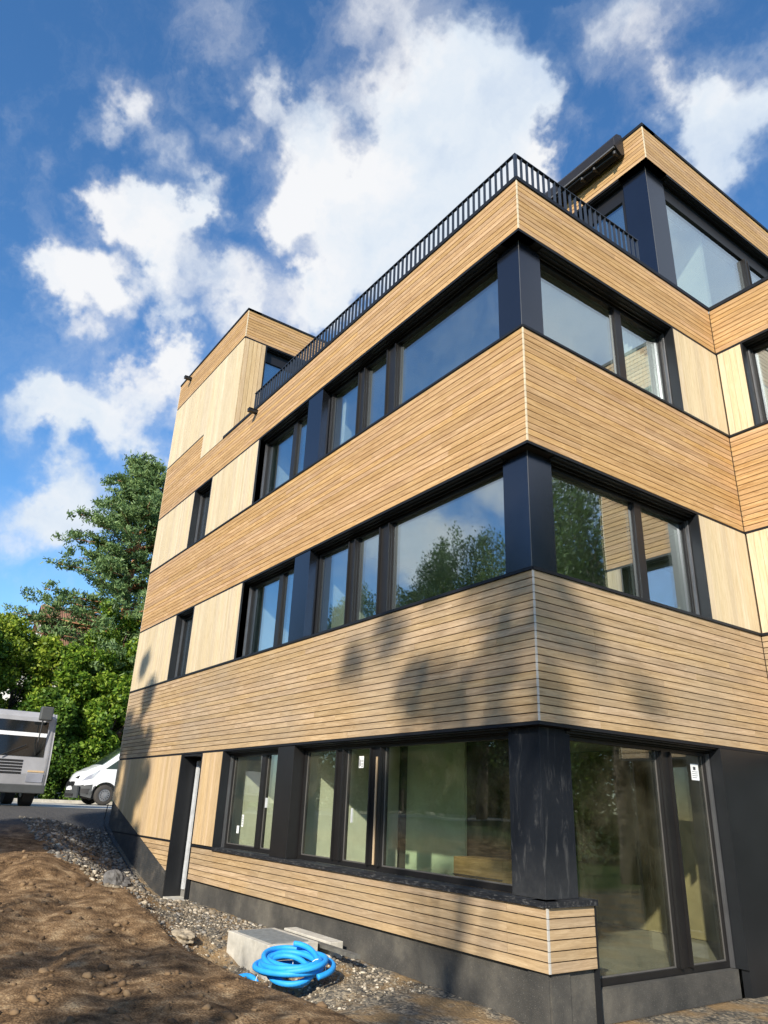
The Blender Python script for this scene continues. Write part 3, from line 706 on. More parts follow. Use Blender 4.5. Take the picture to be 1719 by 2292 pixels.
# curtains behind the street side windows
def curtain(P, u0, u1, z0, z1, d, parent, n=10):
    mb = MB(); pts = []
    m = n * 8
    for i in range(m + 1):
        u = u0 + (u1 - u0) * i / m; pts.append((u, d + .02 * math.sin(2 * math.pi * i / 8)))
    for k, (u, dd) in enumerate(pts): mb.v += [P(u, dd, z0), P(u, dd, z1)]
    for k in range(m): mb.f.append((2 * k, 2 * k + 2, 2 * k + 3, 2 * k + 1)); mb.mi.append(0)
    return mb.build('curtain', 'blind_fabric', parent, smooth=True)
curtain(PR, 2.62, 3.34, 9.30, 10.66, .42, WL[3, 'r'], 7)
curtain(PL, -4.98, -4.86, 9.30, 10.6, .40, WL[3, 'b'], 2)
# papers stuck on the panes
def sticker(P, u, z, w, h, parent, marks, d=.2335, tilt=0):
    s = MB().box((u, d - .0015, z), (u + w, d, z + h), P).build('sticker', 'paper', parent)
    mb = MB()
    for (a, b, c, e) in marks: mb.box((u + a * w, d - .0025, z + b * h), (u + c * w, d - .0016, z + e * h), P)
    mb.build('sticker', 'ink', parent)
sticker(PL, -7.33, 3.02, .085, .12, WL[1, 'a'], [(.4, .3, .6, .36)])
sticker(PL, -7.16, 3.13, .065, .19, WL[1, 'a'], [(.3, .75, .7, .85), (.35, .55, .7, .66), (.3, .35, .7, .46), (.35, .15, .7, .25)])
sticker(PL, -3.60, 4.02, .115, .155, WL[1, 'b'], [(.08, .1, .2, .9), (.3, .15, .42, .7), (.5, .55, .9, .62), (.5, .3, .9, .36), (.5, .12, .9, .18)])
sticker(PR, 2.90, 3.98, .16, .19, WL[1, 'r'], [(.3, .62, .62, .82), (.12, .5, .85, .53), (.12, .38, .85, .41), (.12, .26, .85, .29), (.12, .14, .7, .17)])
MB().box((-3.72, .215, 3.32), (-3.70, .235, 3.50), PL).box((-6.28, .2, 3.45), (-6.26, .235, 3.6), PL).build('window_handle', 'steel_strip', WL[1, 'b'])

# furniture and clutter seen through the ground floor glass
cb = thing('cabinet', (-2.85, 2.0, 1.955), 'low oak cabinet standing against the dark wall behind the ground floor window', 'cabinet')
MB().box((-3.32, 1.72, 1.956), (-2.35, 2.2, 2.93)).build('carcass', 'furniture_wood', cb)
MB().box((-3.32, 1.70, 2.70), (-2.35, 1.718, 2.715)).box((-2.84, 1.70, 1.97), (-2.83, 1.718, 2.69)).build('drawer_line', 'ink', cb)
tb = thing('leaning_board', (-3.2, 4.2, 1.955), 'pale timber board leaning inside behind the tall corner glazing', 'board')
b_ = MB(); b_.v = [(-2.9, 3.3, 1.96), (-2.86, 3.3, 1.96), (-2.86, 3.9, 1.96), (-2.9, 3.9, 1.96), (-3.3, 3.3, 3.2), (-3.26, 3.3, 3.2), (-3.26, 3.9, 3.2), (-3.3, 3.9, 3.2)]
for q in ((0, 3, 2, 1), (4, 5, 6, 7), (0, 1, 5, 4), (1, 2, 6, 5), (2, 3, 7, 6), (3, 0, 4, 7)): b_.f.append(q); b_.mi.append(0)
b_.build('board', 'furniture_wood', tb)

# ------------------------------------------------------------------ TERRAIN
WX = [-60, -15.0, -14.5, -14.0, -13.3, -12.2, -11.0, -9.7, -8.4, -5.5, -2.0, 0.0, 3.0, 60]
WZ = [3.21, 3.21, 3.10, 2.87, 2.60, 2.27, 1.95, 1.72, 1.86, 1.83, 1.80, 1.74, 1.74, 1.74]
OX = [-60, -15.0, -14.0, -12.3, -10.4, -8.0, -6.0, -4.0, 0.0, 4.0, 8.0, 60]
OZ = [3.21, 3.21, 3.06, 2.84, 2.52, 2.34, 2.12, 1.93, 1.88, 1.95, 1.95, 1.95]
def sst(t): t = np.clip(t, 0, 1); return t * t * (3 - 2 * t)
_ph = RNG.uniform(0, 6.28, (40, 3)); _fr = RNG.normal(0, 1, (40, 2))
def fnoise(x, y):
    r = np.zeros_like(x)
    for i in range(40):
        s = 1.2 * 1.09 ** i
        r += np.sin(x * _fr[i, 0] * s + y * _fr[i, 1] * s + _ph[i, 0]) / (s ** .75)
    return r / 6.0
def height(x, y):
    x = np.asarray(x, float); y = np.asarray(y, float)
    hw = np.interp(x, WX, WZ); ho = np.interp(x, OX, OZ)
    k = sst((-y - .25) / 1.7); h = hw * (1 - k) + ho * k
    near = sst((x + 15.2) / 1.6) * sst((9 - x) / 3)
    h = h + near * 0.030 * fnoise(x * 1.6, y * 1.6)
    # loose spoil along the dug strip, compact track on the camera side
    track = sst((-y - 1.75 - .10 * np.sin(x * 1.3)) / .10) * sst((x + 7.5) / 1.0) * sst((4 - x) / 2)
    h = h + 0.055 * track
    mound = np.exp(-((x + 8.6) ** 2 / 1.3 + (y + 2.7) ** 2 / .25)) * .16 + np.exp(-((x + 6.9) ** 2 / .5 + (y + 1.5) ** 2 / .12)) * .10 + np.exp(-((x + 4.9) ** 2 / .25 + (y + 1.35) ** 2 / .06)) * .10
    pit = np.exp(-((x + 8.0) ** 2 / .6 + (y + 1.6) ** 2 / .12)) * .14
    rut = sst((-y - 1.9) / .3) * sst((x + 11) / 2) * sst((6 - x) / 2)
    q = y * .92 + x * .30
    h = h + rut * (  .055 * np.abs(np.sin(q * 3.6 + .6 * np.sin(x * 2.1))) + .014 * fnoise(x * 4, y * 4) - .02)
    dip = np.exp(-((x + 3.4) ** 2 / 3.2 + (y + 1.35) ** 2 / .13)) * .36
    h = h - dip
    return h + near * (mound - pit) + near * .012 * fnoise(x * 6, y * 6)
def axis(lo, hi, step, far):
    a = list(np.arange(lo, hi + 1e-6, step)); s = step; p = hi
    while p < far: s *= 1.35; p += s; a.append(p)
    s = step; p = lo; pre = []
    while p > -far: s *= 1.35; p -= s; pre.append(p)
    return np.array(pre[::-1] + a)
ax = axis(-16, 7.5, .045, 1500); ay = axis(-6, .3, .045, 1500)
X, Y = np.meshgrid(ax, ay); Z = height(X, Y)
Z = np.where((X > XL + .1) & (X < -.1) & (Y > .08), np.minimum(Z, 1.5), Z)
Z = np.where((X > -.4) & (Y > .08) & (X < 3), np.minimum(Z, 1.72), Z)
nx, ny = len(ax), len(ay)
idx = np.arange(nx * ny).reshape(ny, nx)
Fq = np.stack([idx[:-1, :-1].ravel(), idx[:-1, 1:].ravel(), idx[1:, 1:].ravel(), idx[1:, :-1].ravel()], 1)
g = np_mesh('ground', np.stack([X.ravel(), Y.ravel(), Z.ravel()], 1), Fq, 'ground_soil', smooth=True); tag(g, kind='structure')
rd = MB(); rd.v = [(-25.6, -60, 3.216), (-15.3, -60, 3.216), (-15.3, 60, 3.216), (-25.6, 60, 3.216)]; rd.f = [(0, 1, 2, 3)]; rd.mi = [0]
tag(rd.build('road', 'road_asphalt'), kind='structure')

# gravel and stones
def stones(n, xs, ys, r0, r1, name, mt):
    base = np.array([(1, 0, 0), (-1, 0, 0), (0, 1, 0), (0, -1, 0), (0, 0, 1), (0, 0, -1)], float)
    fc = np.array([(0, 2, 4), (2, 1, 4), (1, 3, 4), (3, 0, 4), (2, 0, 5), (1, 2, 5), (3, 1, 5), (0, 3, 5)])
    # octahedron subdivided once for rounder pebbles
    V = [tuple(v) for v in base]; F = []
    cache = {}
    def mid(a, b):
        k = (min(a, b), max(a, b))
        if k not in cache: m = np.array(V[a]) + np.array(V[b]); m /= np.linalg.norm(m); cache[k] = len(V); V.append(tuple(m))
        return cache[k]
    for a, b, c in fc: ab, bc, ca = mid(a, b), mid(b, c), mid(c, a); F += [(a, ab, ca), (ab, b, bc), (ca, bc, c), (ab, bc, ca)]
    V = np.array(V); F = np.array(F); m = len(V)
    px = RNG.uniform(*xs, n); py = RNG.uniform(*ys, n) ; r = r0 + (r1 - r0) * RNG.random(n) ** 5
    pz = height(px, py)
    sc_ = np.stack([r * RNG.uniform(.8, 1.4, n), r * RNG.uniform(.7, 1.2, n), r * RNG.uniform(.5, .85, n)], 1)
    an = RNG.uniform(0, 6.28, n); jit = 1 + RNG.uniform(-.36, .36, (n, m, 1))
    P = V[None] * jit * sc_[:, None]; ca, sa = np.cos(an)[:, None], np.sin(an)[:, None]
    Q = np.stack([P[..., 0] * ca - P[..., 1] * sa, P[..., 0] * sa + P[..., 1] * ca, P[..., 2]], -1) + np.stack([px, py, pz + r * .15], 1)[:, None]
    FF = (F[None] + (np.arange(n) * m)[:, None, None]).reshape(-1, 3)
    o = np_mesh(name, Q.reshape(-1, 3), FF, mt); return o
tag(stones(7000, (-13.8, -9.0), (-2.1, -.12), .005, .055, 'gravel', 'crushed_grey'), 'loose dark crushed stone heaped beside the foundation sheet', 'gravel', kind='stuff')
tag(stones(3200, (-11.5, -6.8), (-1.9, -.15), .005, .055, 'gravel', 'crushed_light'), 'pale pebbles spilled over the dug trench by the door', 'gravel', kind='stuff')
tag(stones(9000, (-8.9, -1.5), (-1.65, -.02), .003, .026, 'gravel', 'crushed_light'), 'fine light gravel strip along the plinth', 'gravel', kind='stuff')
tag(stones(3000, (-8.9, -2.5), (-1.8, -.02), .004, .035, 'gravel', 'crushed_grey'), 'grey grit mixed into the strip along the plinth', 'gravel', kind='stuff')
tag(stones(1500, (-10.5, 1.5), (-4.6, -1.7), .005, .05, 'soil_clods', 'clod'), 'brown clods of earth on the bare soil', 'soil', kind='stuff')

def rock(name, c, r, mt, label, sq=(1.3, 1, .7), seed=0):
    rr = random.Random(seed); mb = MB(); n, m = 16, 22
    ph = [rr.uniform(0, 6.28) for _ in range(6)]
    for i in range(n + 1):
        th = math.pi * i / n
        for j in range(m):
            a = 2 * math.pi * j / m; d = Vector((math.sin(th) * math.cos(a), math.sin(th) * math.sin(a), math.cos(th)))
            k = r * (1 + .16 * math.sin(3 * d.x + ph[0]) + .13 * math.sin(4 * d.y + ph[1]) + .12 * math.sin(5 * d.z + ph[2]) + .07 * math.sin(8 * (d.x + d.z) + ph[3]) + .05 * math.sin(13 * (d.y - d.x) + ph[4]) + rr.uniform(-.03, .03))
            mb.v.append((c[0] + d.x * k * sq[0], c[1] + d.y * k * sq[1], c[2] + d.z * k * sq[2]))
    for i in range(n):
        for j in range(m): mb.f.append((i * m + j, (i + 1) * m + j, (i + 1) * m + (j + 1) % m, i * m + (j + 1) % m)); mb.mi.append(0)
    return tag(mb.build(name, mt), label, 'rock')
def hz(x, y): return float(height(np.array([x]), np.array([y]))[0])
rock('rock', (-8.2, -1.45, hz(-8.2, -1.45) + .05), .20, 'stone_grey', 'jagged grey boulder in the trench left of the gravel', (1.2, 1, .8), 3)
rock('rock', (-4.75, -1.55, hz(-4.75, -1.55) + .03), .13, 'stone_light', 'rounded tan rock lying in front of the concrete box', (1.5, 1, .6), 5)
rock('rock', (-5.9, -1.72, hz(-5.9, -1.72) + .02), .045, 'stone_light', 'small white stone on the edge of the soil track', (1.1, 1, .8), 8)

# ------------------------------------------------------------------ concrete light well with grating
lw = thing('light_well', (-3.88, -.75, 1.8), 'concrete light well box with a metal grating lid beside the plinth', 'light well')
MB().box((-4.45, -1.08, 1.2), (-3.32, -1.0, 2.0)).box((-4.45, -.999, 1.2), (-4.37, -.42, 2.0)).box((-3.40, -.999, 1.5), (-3.32, -.42, 2.0)).box((-4.369, -.50, 1.5), (-3.401, -.42, 2.0)).box((-4.36, -.99, 1.5), (-3.41, -.51, 1.7)).build('box', 'concrete', lw, bevel=.006)
gr = MB().box((-4.36, -.99, 1.985), (-4.34, -.51, 2.01)).box((-3.43, -.99, 1.985), (-3.41, -.51, 2.01))
xx = -4.32
while xx < -3.44: gr.box((xx, -.99, 1.988), (xx + .004, -.51, 2.008)); xx += .022
yy = -.98
while yy < -.51: gr.box((-4.335, yy, 1.990), (-3.435, yy + .004, 2.006)); yy += .022
gr.build('grating', 'grating', lw)
tp = thing('timber_plank', (-3.9, -.33, 1.9), 'weathered plank wedged between the light well and the plinth', 'plank')
MB().box((-4.55, -.37, 1.93), (-2.6, -.29, 1.97)).box((-4.5, -.285, 1.92), (-2.7, -.27, 1.965)).build('plank', 'old_timber', tp)
sl = thing('edging_slab', (-3.9, -.15, 1.9), 'long light grey concrete strip against the plinth behind the plank', 'slab')
MB().box((-4.5, -.25, 1.8), (-3.32, -.06, 1.985)).build('slab', 'concrete', sl, bevel=.008)

# blue hose coil
hs = thing('hose_coil', (-2.95, -1.45, 1.9), 'coil of thick bright blue corrugated hose tied with white straps', 'hose')
pts = []; nturn = 8.4; N = 420
for i in range(N):
    t = i / (N - 1); a = t * nturn * 2 * math.pi
    rr = .36 - .13 * t + .035 * math.sin(a * .37 + 1)
    lay = .16 + .09 * abs(math.sin(t * 7.3)) + .03 * math.sin(a * 1.0 + t * 5)
    cx_ = -2.56 + .06 * math.sin(t * 9); cy_ = -1.20 + .05 * math.cos(t * 11)
    pts.append((cx_ + rr * 1.2 * math.cos(a), cy_ + rr * .95 * math.sin(a), hz(cx_, cy_) + .02 + lay * 1.15 + .09 * (math.cos(a - 2.2)) * (t) + .05))
N0 = len(pts)
def ridged(pts, r):
    out = []
    P = [Vector(p) for p in pts]
    for a, b in zip(P[:-1], P[1:]):
        n = max(1, int((b - a).length / .012))
        for k in range(n): out.append(a.lerp(b, k / n))
    out.append(P[-1]); return out, [r * (1 + .05 * (i % 2)) for i in range(len(out))]
pp, rr_ = ridged(pts, .028)
MB().tube(pp, rr_, 10).build('hose', 'blue_hose', hs, smooth=True)
tail = []
for i in range(26):
    t = i / 25; tail.append((-2.88 - .38 * t + .02 * math.sin(t * 6), -1.40 + .04 * t - .25 * t * t, hz(-3.2, -1.45) + .10 + .10 * math.sin(math.pi * min(1, t * 1.05))))
pp, rr_ = ridged(tail, .028)
MB().tube(pp, rr_, 10).build('hose_end', 'blue_hose', hs, smooth=True)
for a in (2.4, 3.9, .7):
    cxx, cyy = -2.56 + .34 * math.cos(a), -1.20 + .27 * math.sin(a); zc = hz(cxx, cyy) + .28
    lp = [(cxx + (.085 * math.cos(a)) * math.cos(b), cyy + (.085 * math.sin(a)) * math.cos(b), zc - .09 + .085 * math.sin(b)) for b in [k * 2 * math.pi / 16 for k in range(17)]]
    MB().tube(lp, .004, 5).build('strap', 'zip_tie', hs)

# ------------------------------------------------------------------ VAN
van = thing('delivery_van', (-23.4, 3.80, 3.216), 'white delivery van with dark grey bumper parked on the road behind the building', 'van')
VO = Vector((-23.4, 3.80, 3.216))
def VP(x, y, z):      # local forward/left/up -> world (the van faces -y)
    return (VO.x + y, VO.y - x, VO.z + z)
ZT = [(-2.65, 2.12), (-2.5, 2.2), (0.3, 2.22), (.75, 2.15), (1.0, 2.0), (1.30, 1.76), (1.72, 1.42), (1.90, 1.28), (2.10, 1.20), (2.30, 1.08), (2.45, .95), (2.53, .75), (2.56, .45)]
def interp(tb, x): return float(np.interp(x, [a for a, _ in tb], [b for _, b in tb]))
def hwid(x, z):
    w = .96
    if x > 1.5: w -= .30 * ((x - 1.5) / 1.06) ** 2.4
    if z > 1.15: w -= .17 * ((z - 1.15) / .85) ** 1.3
    if z < .35: w -= .03
    return w
body = MB(); xs = list(np.linspace(-2.65, 2.0, 32)) + list(np.linspace(2.05, 2.56, 16)); zs_n = 18
def zlo(x):
    if abs(x - 1.65) < .43: return .33 + math.sqrt(max(0, .43 ** 2 - (x - 1.65) ** 2)) + .0
    if abs(x + 1.65) < .43: return .33 + math.sqrt(max(0, .43 ** 2 - (x + 1.65) ** 2))
    return .20 if x < 2.0 else .20 + (x - 2.0) * .22
xs = sorted(set([round(float(q), 3) for q in xs] + [1.22, 1.25, 1.32, 1.4, 1.5, 1.65, 1.8, 1.9, 1.98, 2.05, 2.08]))
rows = []
for x in xs:
    zt = interp(ZT, x); zb = min(zlo(x), zt - .05); r = []
    for k in range(zs_n): z = zb + (zt - .03 - zb) * k / (zs_n - 1); r.append(VP(x, hwid(x, z), z))
    w = hwid(x, zt)
    for k in range(1, 8): f = 1 - 2 * k / 8; r.append(VP(x + (.10 if x > 2.3 else 0) * (1 - f * f) , w * f * .98, zt + .035 * (1 - f * f)))
    for k in range(zs_n - 1, -1, -1): z = zb + (zt - .03 - zb) * k / (zs_n - 1); r.append(VP(x, -hwid(x, z), z))
    rows.append(r)
m = len(rows[0])
for r in rows: body.v += r
for i in range(len(rows) - 1):
    zt = interp(ZT, xs[i])
    for k in range(m - 1):
        kk_ = k if k < zs_n else (m - 1 - k if k >= m - zs_n else 99)
        zb = min(zlo(xs[i]), zt - .05); z = zb + (zt - .03 - zb) * kk_ / (zs_n - 1) if kk_ < 99 else zt
        dark = (xs[i] > 1.95 and z < .62 + max(0, 2.3 - xs[i]) * .02) or (z < .34)
        body.f.append((i * m + k, i * m + k + 1, (i + 1) * m + k + 1, (i + 1) * m + k)); body.mi.append(1 if dark else 0)
e = (len(rows) - 1) * m
body.f.append(tuple(e + k for k in range(m))); body.mi.append(1); body.f.append(tuple(reversed(range(m)))); body.mi.append(0)
vb = body.build('body', ['van_paint', 'van_plastic'], van, smooth=True)
def sidepatch(name, quad, m_, parent=van, off=.006, side=1, n=8):
    mb = MB()
    for i in range(n + 1):
        for j in range(n + 1):
            a, b = i / n, j / n
            x = (quad[0][0] * (1 - a) + quad[1][0] * a) * (1 - b) + (quad[3][0] * (1 - a) + quad[2][0] * a) * b
            z = (quad[0][1] * (1 - a) + quad[1][1] * a) * (1 - b) + (quad[3][1] * (1 - a) + quad[2][1] * a) * b
            mb.v.append(VP(x, side * (hwid(x, z) + off), z))
    for i in range(n):
        for j in range(n): q = i * (n + 1) + j; mb.f.append((q, q + n + 1, q + n + 2, q + 1)); mb.mi.append(0)
    return mb.build(name, m_, parent, smooth=True)
sidepatch('side_window', [(.42, 1.24), (1.76, 1.19), (1.10, 1.70), (.42, 1.98)], 'car_glass')
sidepatch('headlight', [(2.46, .76), (2.30, .92), (1.90, 1.17), (2.12, .86)], 'lamp_glass')
sidepatch('fog_light_recess', [(2.22, .36), (2.44, .38), (2.44, .52), (2.15, .52)], 'van_black', off=.008)
sidepatch('door_seam', [(1.245, .45), (1.255, .45), (1.255, 1.27), (1.245, 1.27)], 'van_black', off=.004, n=4)
def wsx(z): return interp([(a, b) for a, b in [(1.24, 1.80), (1.50, 1.36), (1.86, .76), (1.98, .46)]], z)
ws = MB(); n = 10
for i in range(n + 1):
    z = 1.31 + (2.06 - 1.31) * i / n; x0 = float(np.interp(z, [1.28, 1.42, 1.76, 2.0, 2.15], [1.90, 1.72, 1.30, 1.0, .75]))
    for j in range(n + 1):
        f = -1 + 2 * j / n; w = hwid(x0, z) * .93; ws.v.append(VP(x0 + .02, w * f, z + .035 * (1 - f * f) + .016))
for i in range(n):
    for j in range(n): q = i * (n + 1) + j; ws.f.append((q, q + 1, q + n + 2, q + n + 1)); ws.mi.append(0)
ws.build('windscreen', 'car_glass', van, smooth=True)
# front face: upper slot, grille, plate
def frontbox(name, y0, y1, z0, z1, m_, dx=.012):
    mb = MB(); n = 8
    for i in range(n + 1):
        y = y0 + (y1 - y0) * i / n
        for z in (z0, z1):
            xf = interp([(.30, 2.52), (.45, 2.56), (.70, 2.53), (.88, 2.45), (1.06, 2.25)], z)
            curve = .30 * max(0, abs(y) - .45) ** 1.6
            mb.v.append(VP(xf + .075 - curve * 1.2 + dx, y, z))
    for i in range(n): mb.f.append((2 * i, 2 * i + 1, 2 * i + 3, 2 * i + 2)); mb.mi.append(0)
    sol = mb.build(name, m_, van); s = sol.modifiers.new('thick', 'SOLIDIFY'); s.thickness = .06; s.offset = 0
    return sol
frontbox('bumper', -.80, .80, .22, .62, 'van_plastic', dx=-.01)
frontbox('grille', -.46, .46, .60, .74, 'van_black')
frontbox('grille', -.60, .60, .84, .93, 'van_black')
frontbox('grille', -.55, .55, .27, .35, 'van_black', dx=.01)
frontbox('number_plate', -.20, .20, .46, .56, 'paper', dx=.02)
def wheel(x, side, parent):
    w = MB(); c = VP(x, side * .86, .335)
    ax_ = (side, 0, 0)
    prof = [(.20, -.11), (.29, -.115), (.325, -.09), (.335, 0), (.325, .09), (.29, .115), (.205, .11)]
    seg = 32; n0 = 0
    for r, d in prof:
        for k in range(seg): a = 2 * math.pi * k / seg; w.v.append((c[0] + d * side, c[1] + r * math.cos(a), c[2] + r * math.sin(a)))
    for i in range(len(prof) - 1):
        for k in range(seg): w.f.append((i * seg + k, i * seg + (k + 1) % seg, (i + 1) * seg + (k + 1) % seg, (i + 1) * seg + k)); w.mi.append(0)
    o = w.build('wheel', 'tyre', parent, smooth=True)
    rim = MB(); rim.cyl((c[0] + side * .05, c[1], c[2]), (1, 0, 0), .205, .06, 32); rim.cyl((c[0] + side * .09, c[1], c[2]), (1, 0, 0), .17, .03, 32).cyl((c[0] + side * .11, c[1], c[2]), (1, 0, 0), .075, .04, 20)
    rim.build('rim', 'hub_steel', o)
    hol = MB()
    for k in range(12): a = 2 * math.pi * k / 12; hol.cyl((c[0] + side * .107, c[1] + .135 * math.cos(a), c[2] + .135 * math.sin(a)), (1, 0, 0), .02, .006, 8)
    hol.build('rim_hole', 'van_black', o)
for x in (1.65, -1.65):
    for s_ in (1, -1): wheel(x, s_, van)
MB().box(VP(1.25, -.8, .2), VP(2.05, .8, .55)).build('underbody', 'van_black', van); MB().box(VP(-2.05, -.8, .2), VP(-1.25, .8, .55)).build('underbody', 'van_black', van)
mr = MB().box(VP(1.22, 1.06, 1.22), VP(1.36, 1.26, 1.58)).build('mirror', 'van_black', van, bevel=.03)
MB().box(VP(1.26, .90, 1.24), VP(1.32, 1.07, 1.29)).build('mirror_arm', 'van_black', mr)

# ------------------------------------------------------------------ GREY TRUCK at the left edge
tr = thing('grey_truck', (-15.9, -2.32, 3.216), 'grey truck cab with tall black mirror standing at the left edge of the road', 'truck')
TO = Vector((-15.9, -2.32, 3.216))
cabp = [(.55, .35), (.62, .75), (.60, 1.15), (.46, 2.1), (.36, 2.24), (-1.2, 2.26), (-1.2, .35)]     # (x forward, z) profile of the cab; it faces +x
cab = MB(); nn = len(cabp)
for y in (-1.9, -1.84, .92, .985):
    ins = 0.05 if y in (-1.9, .985) else 0
    for (a, b) in cabp: cab.v.append((TO.x + a - ins * (1 if a > 0 else 0), TO.y + y, TO.z + b - ins * (1 if b > 2 else 0)))
for i in range(3):
    for k in range(nn): k2 = (k + 1) % nn; cab.f.append((i * nn + k, i * nn + k2, (i + 1) * nn + k2, (i + 1) * nn + k)); cab.mi.append(0)
cab.f.append(tuple(range(nn))); cab.f.append(tuple(3 * nn + k for k in reversed(range(nn)))); cab.mi += [0, 0]
cab.build('cab', 'truck_grey', tr, bevel=.05)
def tface(name, y0, y1, z0, z1, m_, off=.012, th=.012):
    xf = lambda z: float(np.interp(z, [.35, .75, 1.15, 2.1, 2.24], [.55, .62, .60, .46, .36]))
    mb = MB(); n0 = 0
    for z in (z0, z1):
        for y in (y0, y1):
            for d in (0, th): mb.v.append((TO.x + xf(z) + off - d, TO.y + y, TO.z + z))
    for q in ((0, 2, 6, 4), (1, 5, 7, 3), (0, 1, 3, 2), (4, 6, 7, 5), (0, 4, 5, 1), (2, 3, 7, 6)): mb.f.append(q); mb.mi.append(0)
    return mb.build(name, m_, tr)
tface('windscreen', -1.75, .80, 1.15, 1.62, 'dark_glass'); tface('visor_strip', -1.75, .80, 1.63, 1.72, 'van_paint'); tface('windscreen', -1.75, .80, 1.73, 2.0, 'dark_glass')
for k_ in range(5): tface('grille_slat', -1.3, .35, .74 + k_ * .07, .785 + k_ * .07, 'van_black')
tface('headlight', .50, .88, .56, .76, 'lamp_glass'); tface('headlight', -1.80, -1.42, .56, .76, 'lamp_glass'); tface('indicator', .50, .88, .79, .83, 'tan_panel'); tface('number_plate', -.74, -.20, .52, .62, 'paper')
for y_ in (-1.3, -.2): MB().tube([(TO.x + .66, TO.y + y_, TO.z + 1.14), (TO.x + .62, TO.y + y_ + .55, TO.z + 1.42)], .012, 6).build('wiper', 'van_black', tr)
MB().box((TO.x + .58, TO.y - 1.88, TO.z + .30), (TO.x + .74, TO.y + .96, TO.z + .50)).build('bumper', 'van_plastic', tr, bevel=.02)
mo = MB().box((TO.x + .62, TO.y + .50, TO.z + 2.02), (TO.x + .78, TO.y + .80, TO.z + 2.36)).build('mirror', 'van_plastic', tr, bevel=.03)
MB().tube([(TO.x + .70, TO.y + .60, TO.z + 2.03), (TO.x + .72, TO.y + .58, TO.z + 1.5), (TO.x + .62, TO.y + .6, TO.z + 1.2)], .016, 8).build('mirror_arm', 'van_black', mo)
for y in (-1.55, .75):
    w = MB().cyl((TO.x - .25, TO.y + y, TO.z + .40), (0, 1, 0), .40, .26, 28).build('wheel', 'tyre', tr)
    MB().cyl((TO.x - .25, TO.y + y, TO.z + .40), (0, 1, 0), .2, .28, 20).build('rim', 'hub_steel', w)
MB().box((TO.x - 3.6, TO.y - 1.85, TO.z + .65), (TO.x - 1.26, TO.y + .90, TO.z + 1.1)).build('load_bed', 'truck_grey', tr)
for y in (-1.55, .75): MB().cyl((TO.x - 2.8, TO.y + y, TO.z + .40), (0, 1, 0), .40, .26, 28).build('wheel', 'tyre', tr)

# ------------------------------------------------------------------ TREES
def leaf_cloud(centers, radii, counts, size, asp=.6, droop=0.0, flat=1.0):
    """leaf sized quads spread through leafy clumps (denser toward the clump surface)"""
    Vs = []
    for c, r, n in zip(centers, radii, counts):
        d = RNG.normal(0, 1, (n, 3)); d /= np.linalg.norm(d, axis=1)[:, None]
        rr = r * RNG.random(n)[:, None] ** .45
        p = np.array(c) + d * rr * np.array([1, 1, flat])
        a = RNG.normal(0, 1, (n, 3)) + d * .6 + np.array([0, 0, .5]); a /= np.linalg.norm(a, axis=1)[:, None]      # leaf normal
        u = np.cross(a, RNG.normal(0, 1, (n, 3))); u /= np.linalg.norm(u, axis=1)[:, None]; v = np.cross(a, u)
        if droop: u = u * (1 - droop) + np.array([0, 0, -1]) * droop; u /= np.linalg.norm(u, axis=1)[:, None]
        s = size * RNG.uniform(.6, 1.25, (n, 1))
        Vs.append(np.stack([p - u * s, p + v * s * asp, p + u * s, p - v * s * asp], 1).reshape(-1, 3))
    V = np.concatenate(Vs); F = np.arange(len(V)).reshape(-1, 4); return V, F
def limb(a, b, ra, rb, n=7, wob=.12):
    a, b = Vector(a), Vector(b); L = (b - a).length; pts = []; rs = []
    for i in range(n):
        t = i / (n - 1); o = Vector((random.uniform(-1, 1), random.uniform(-1, 1), random.uniform(-.5, .5))) * wob * L * .25 * math.sin(math.pi * t)
        pts.append(a.lerp(b, t) + o); rs.append(ra * (1 - t) + rb * t)
    return pts, rs
def broadleaf(base, h, cr, label, leafm, n_clump=46, leaves=16000, size=.10, trunk_h=.35, group=None, squash=.85, low=0.15, name='broadleaf_tree', cat='tree', tr_=.16, ncl=1.0):
    t = thing(name, base, label, cat, group); bx_, by_, bz_ = base
    cz = bz_ + h * (.5 + low * .5); ch = h * (.5 - low * .5)
    cents = []; rad = []
    for i in range(n_clump):
        d = RNG.normal(0, 1, 3); d /= np.linalg.norm(d); k = RNG.uniform(.35, 1.0) ** .6
        cents.append((bx_ + d[0] * cr * k * .85, by_ + d[1] * cr * k * .85, cz + d[2] * ch * k * squash)); rad.append(cr * RNG.uniform(.16, .32) * ncl)
    w = np.array(rad) ** 2; cnt = (leaves * w / w.sum()).astype(int)
    V, F = leaf_cloud(cents, rad, cnt, size); np_mesh('crown', V, F, leafm, t)
    tk = MB(); top = (bx_ + random.uniform(-.2, .2), by_ + random.uniform(-.2, .2), bz_ + h * .8)
    p, r = limb((bx_, by_, bz_ - .3), top, tr_, .03, 10, .10); tk.tube(p, r, 8)
    for i in range(0, n_clump, 3):
        c = cents[i]; q = p[min(len(p) - 2, max(2, int((c[2] - bz_) / h * 8)))]
        a_, b_ = limb(tuple(q), c, tr_ * .35, .012, 5, .2); tk.tube(a_, b_, 5)
    tk.build('trunk', 'bark', t, smooth=True); return t

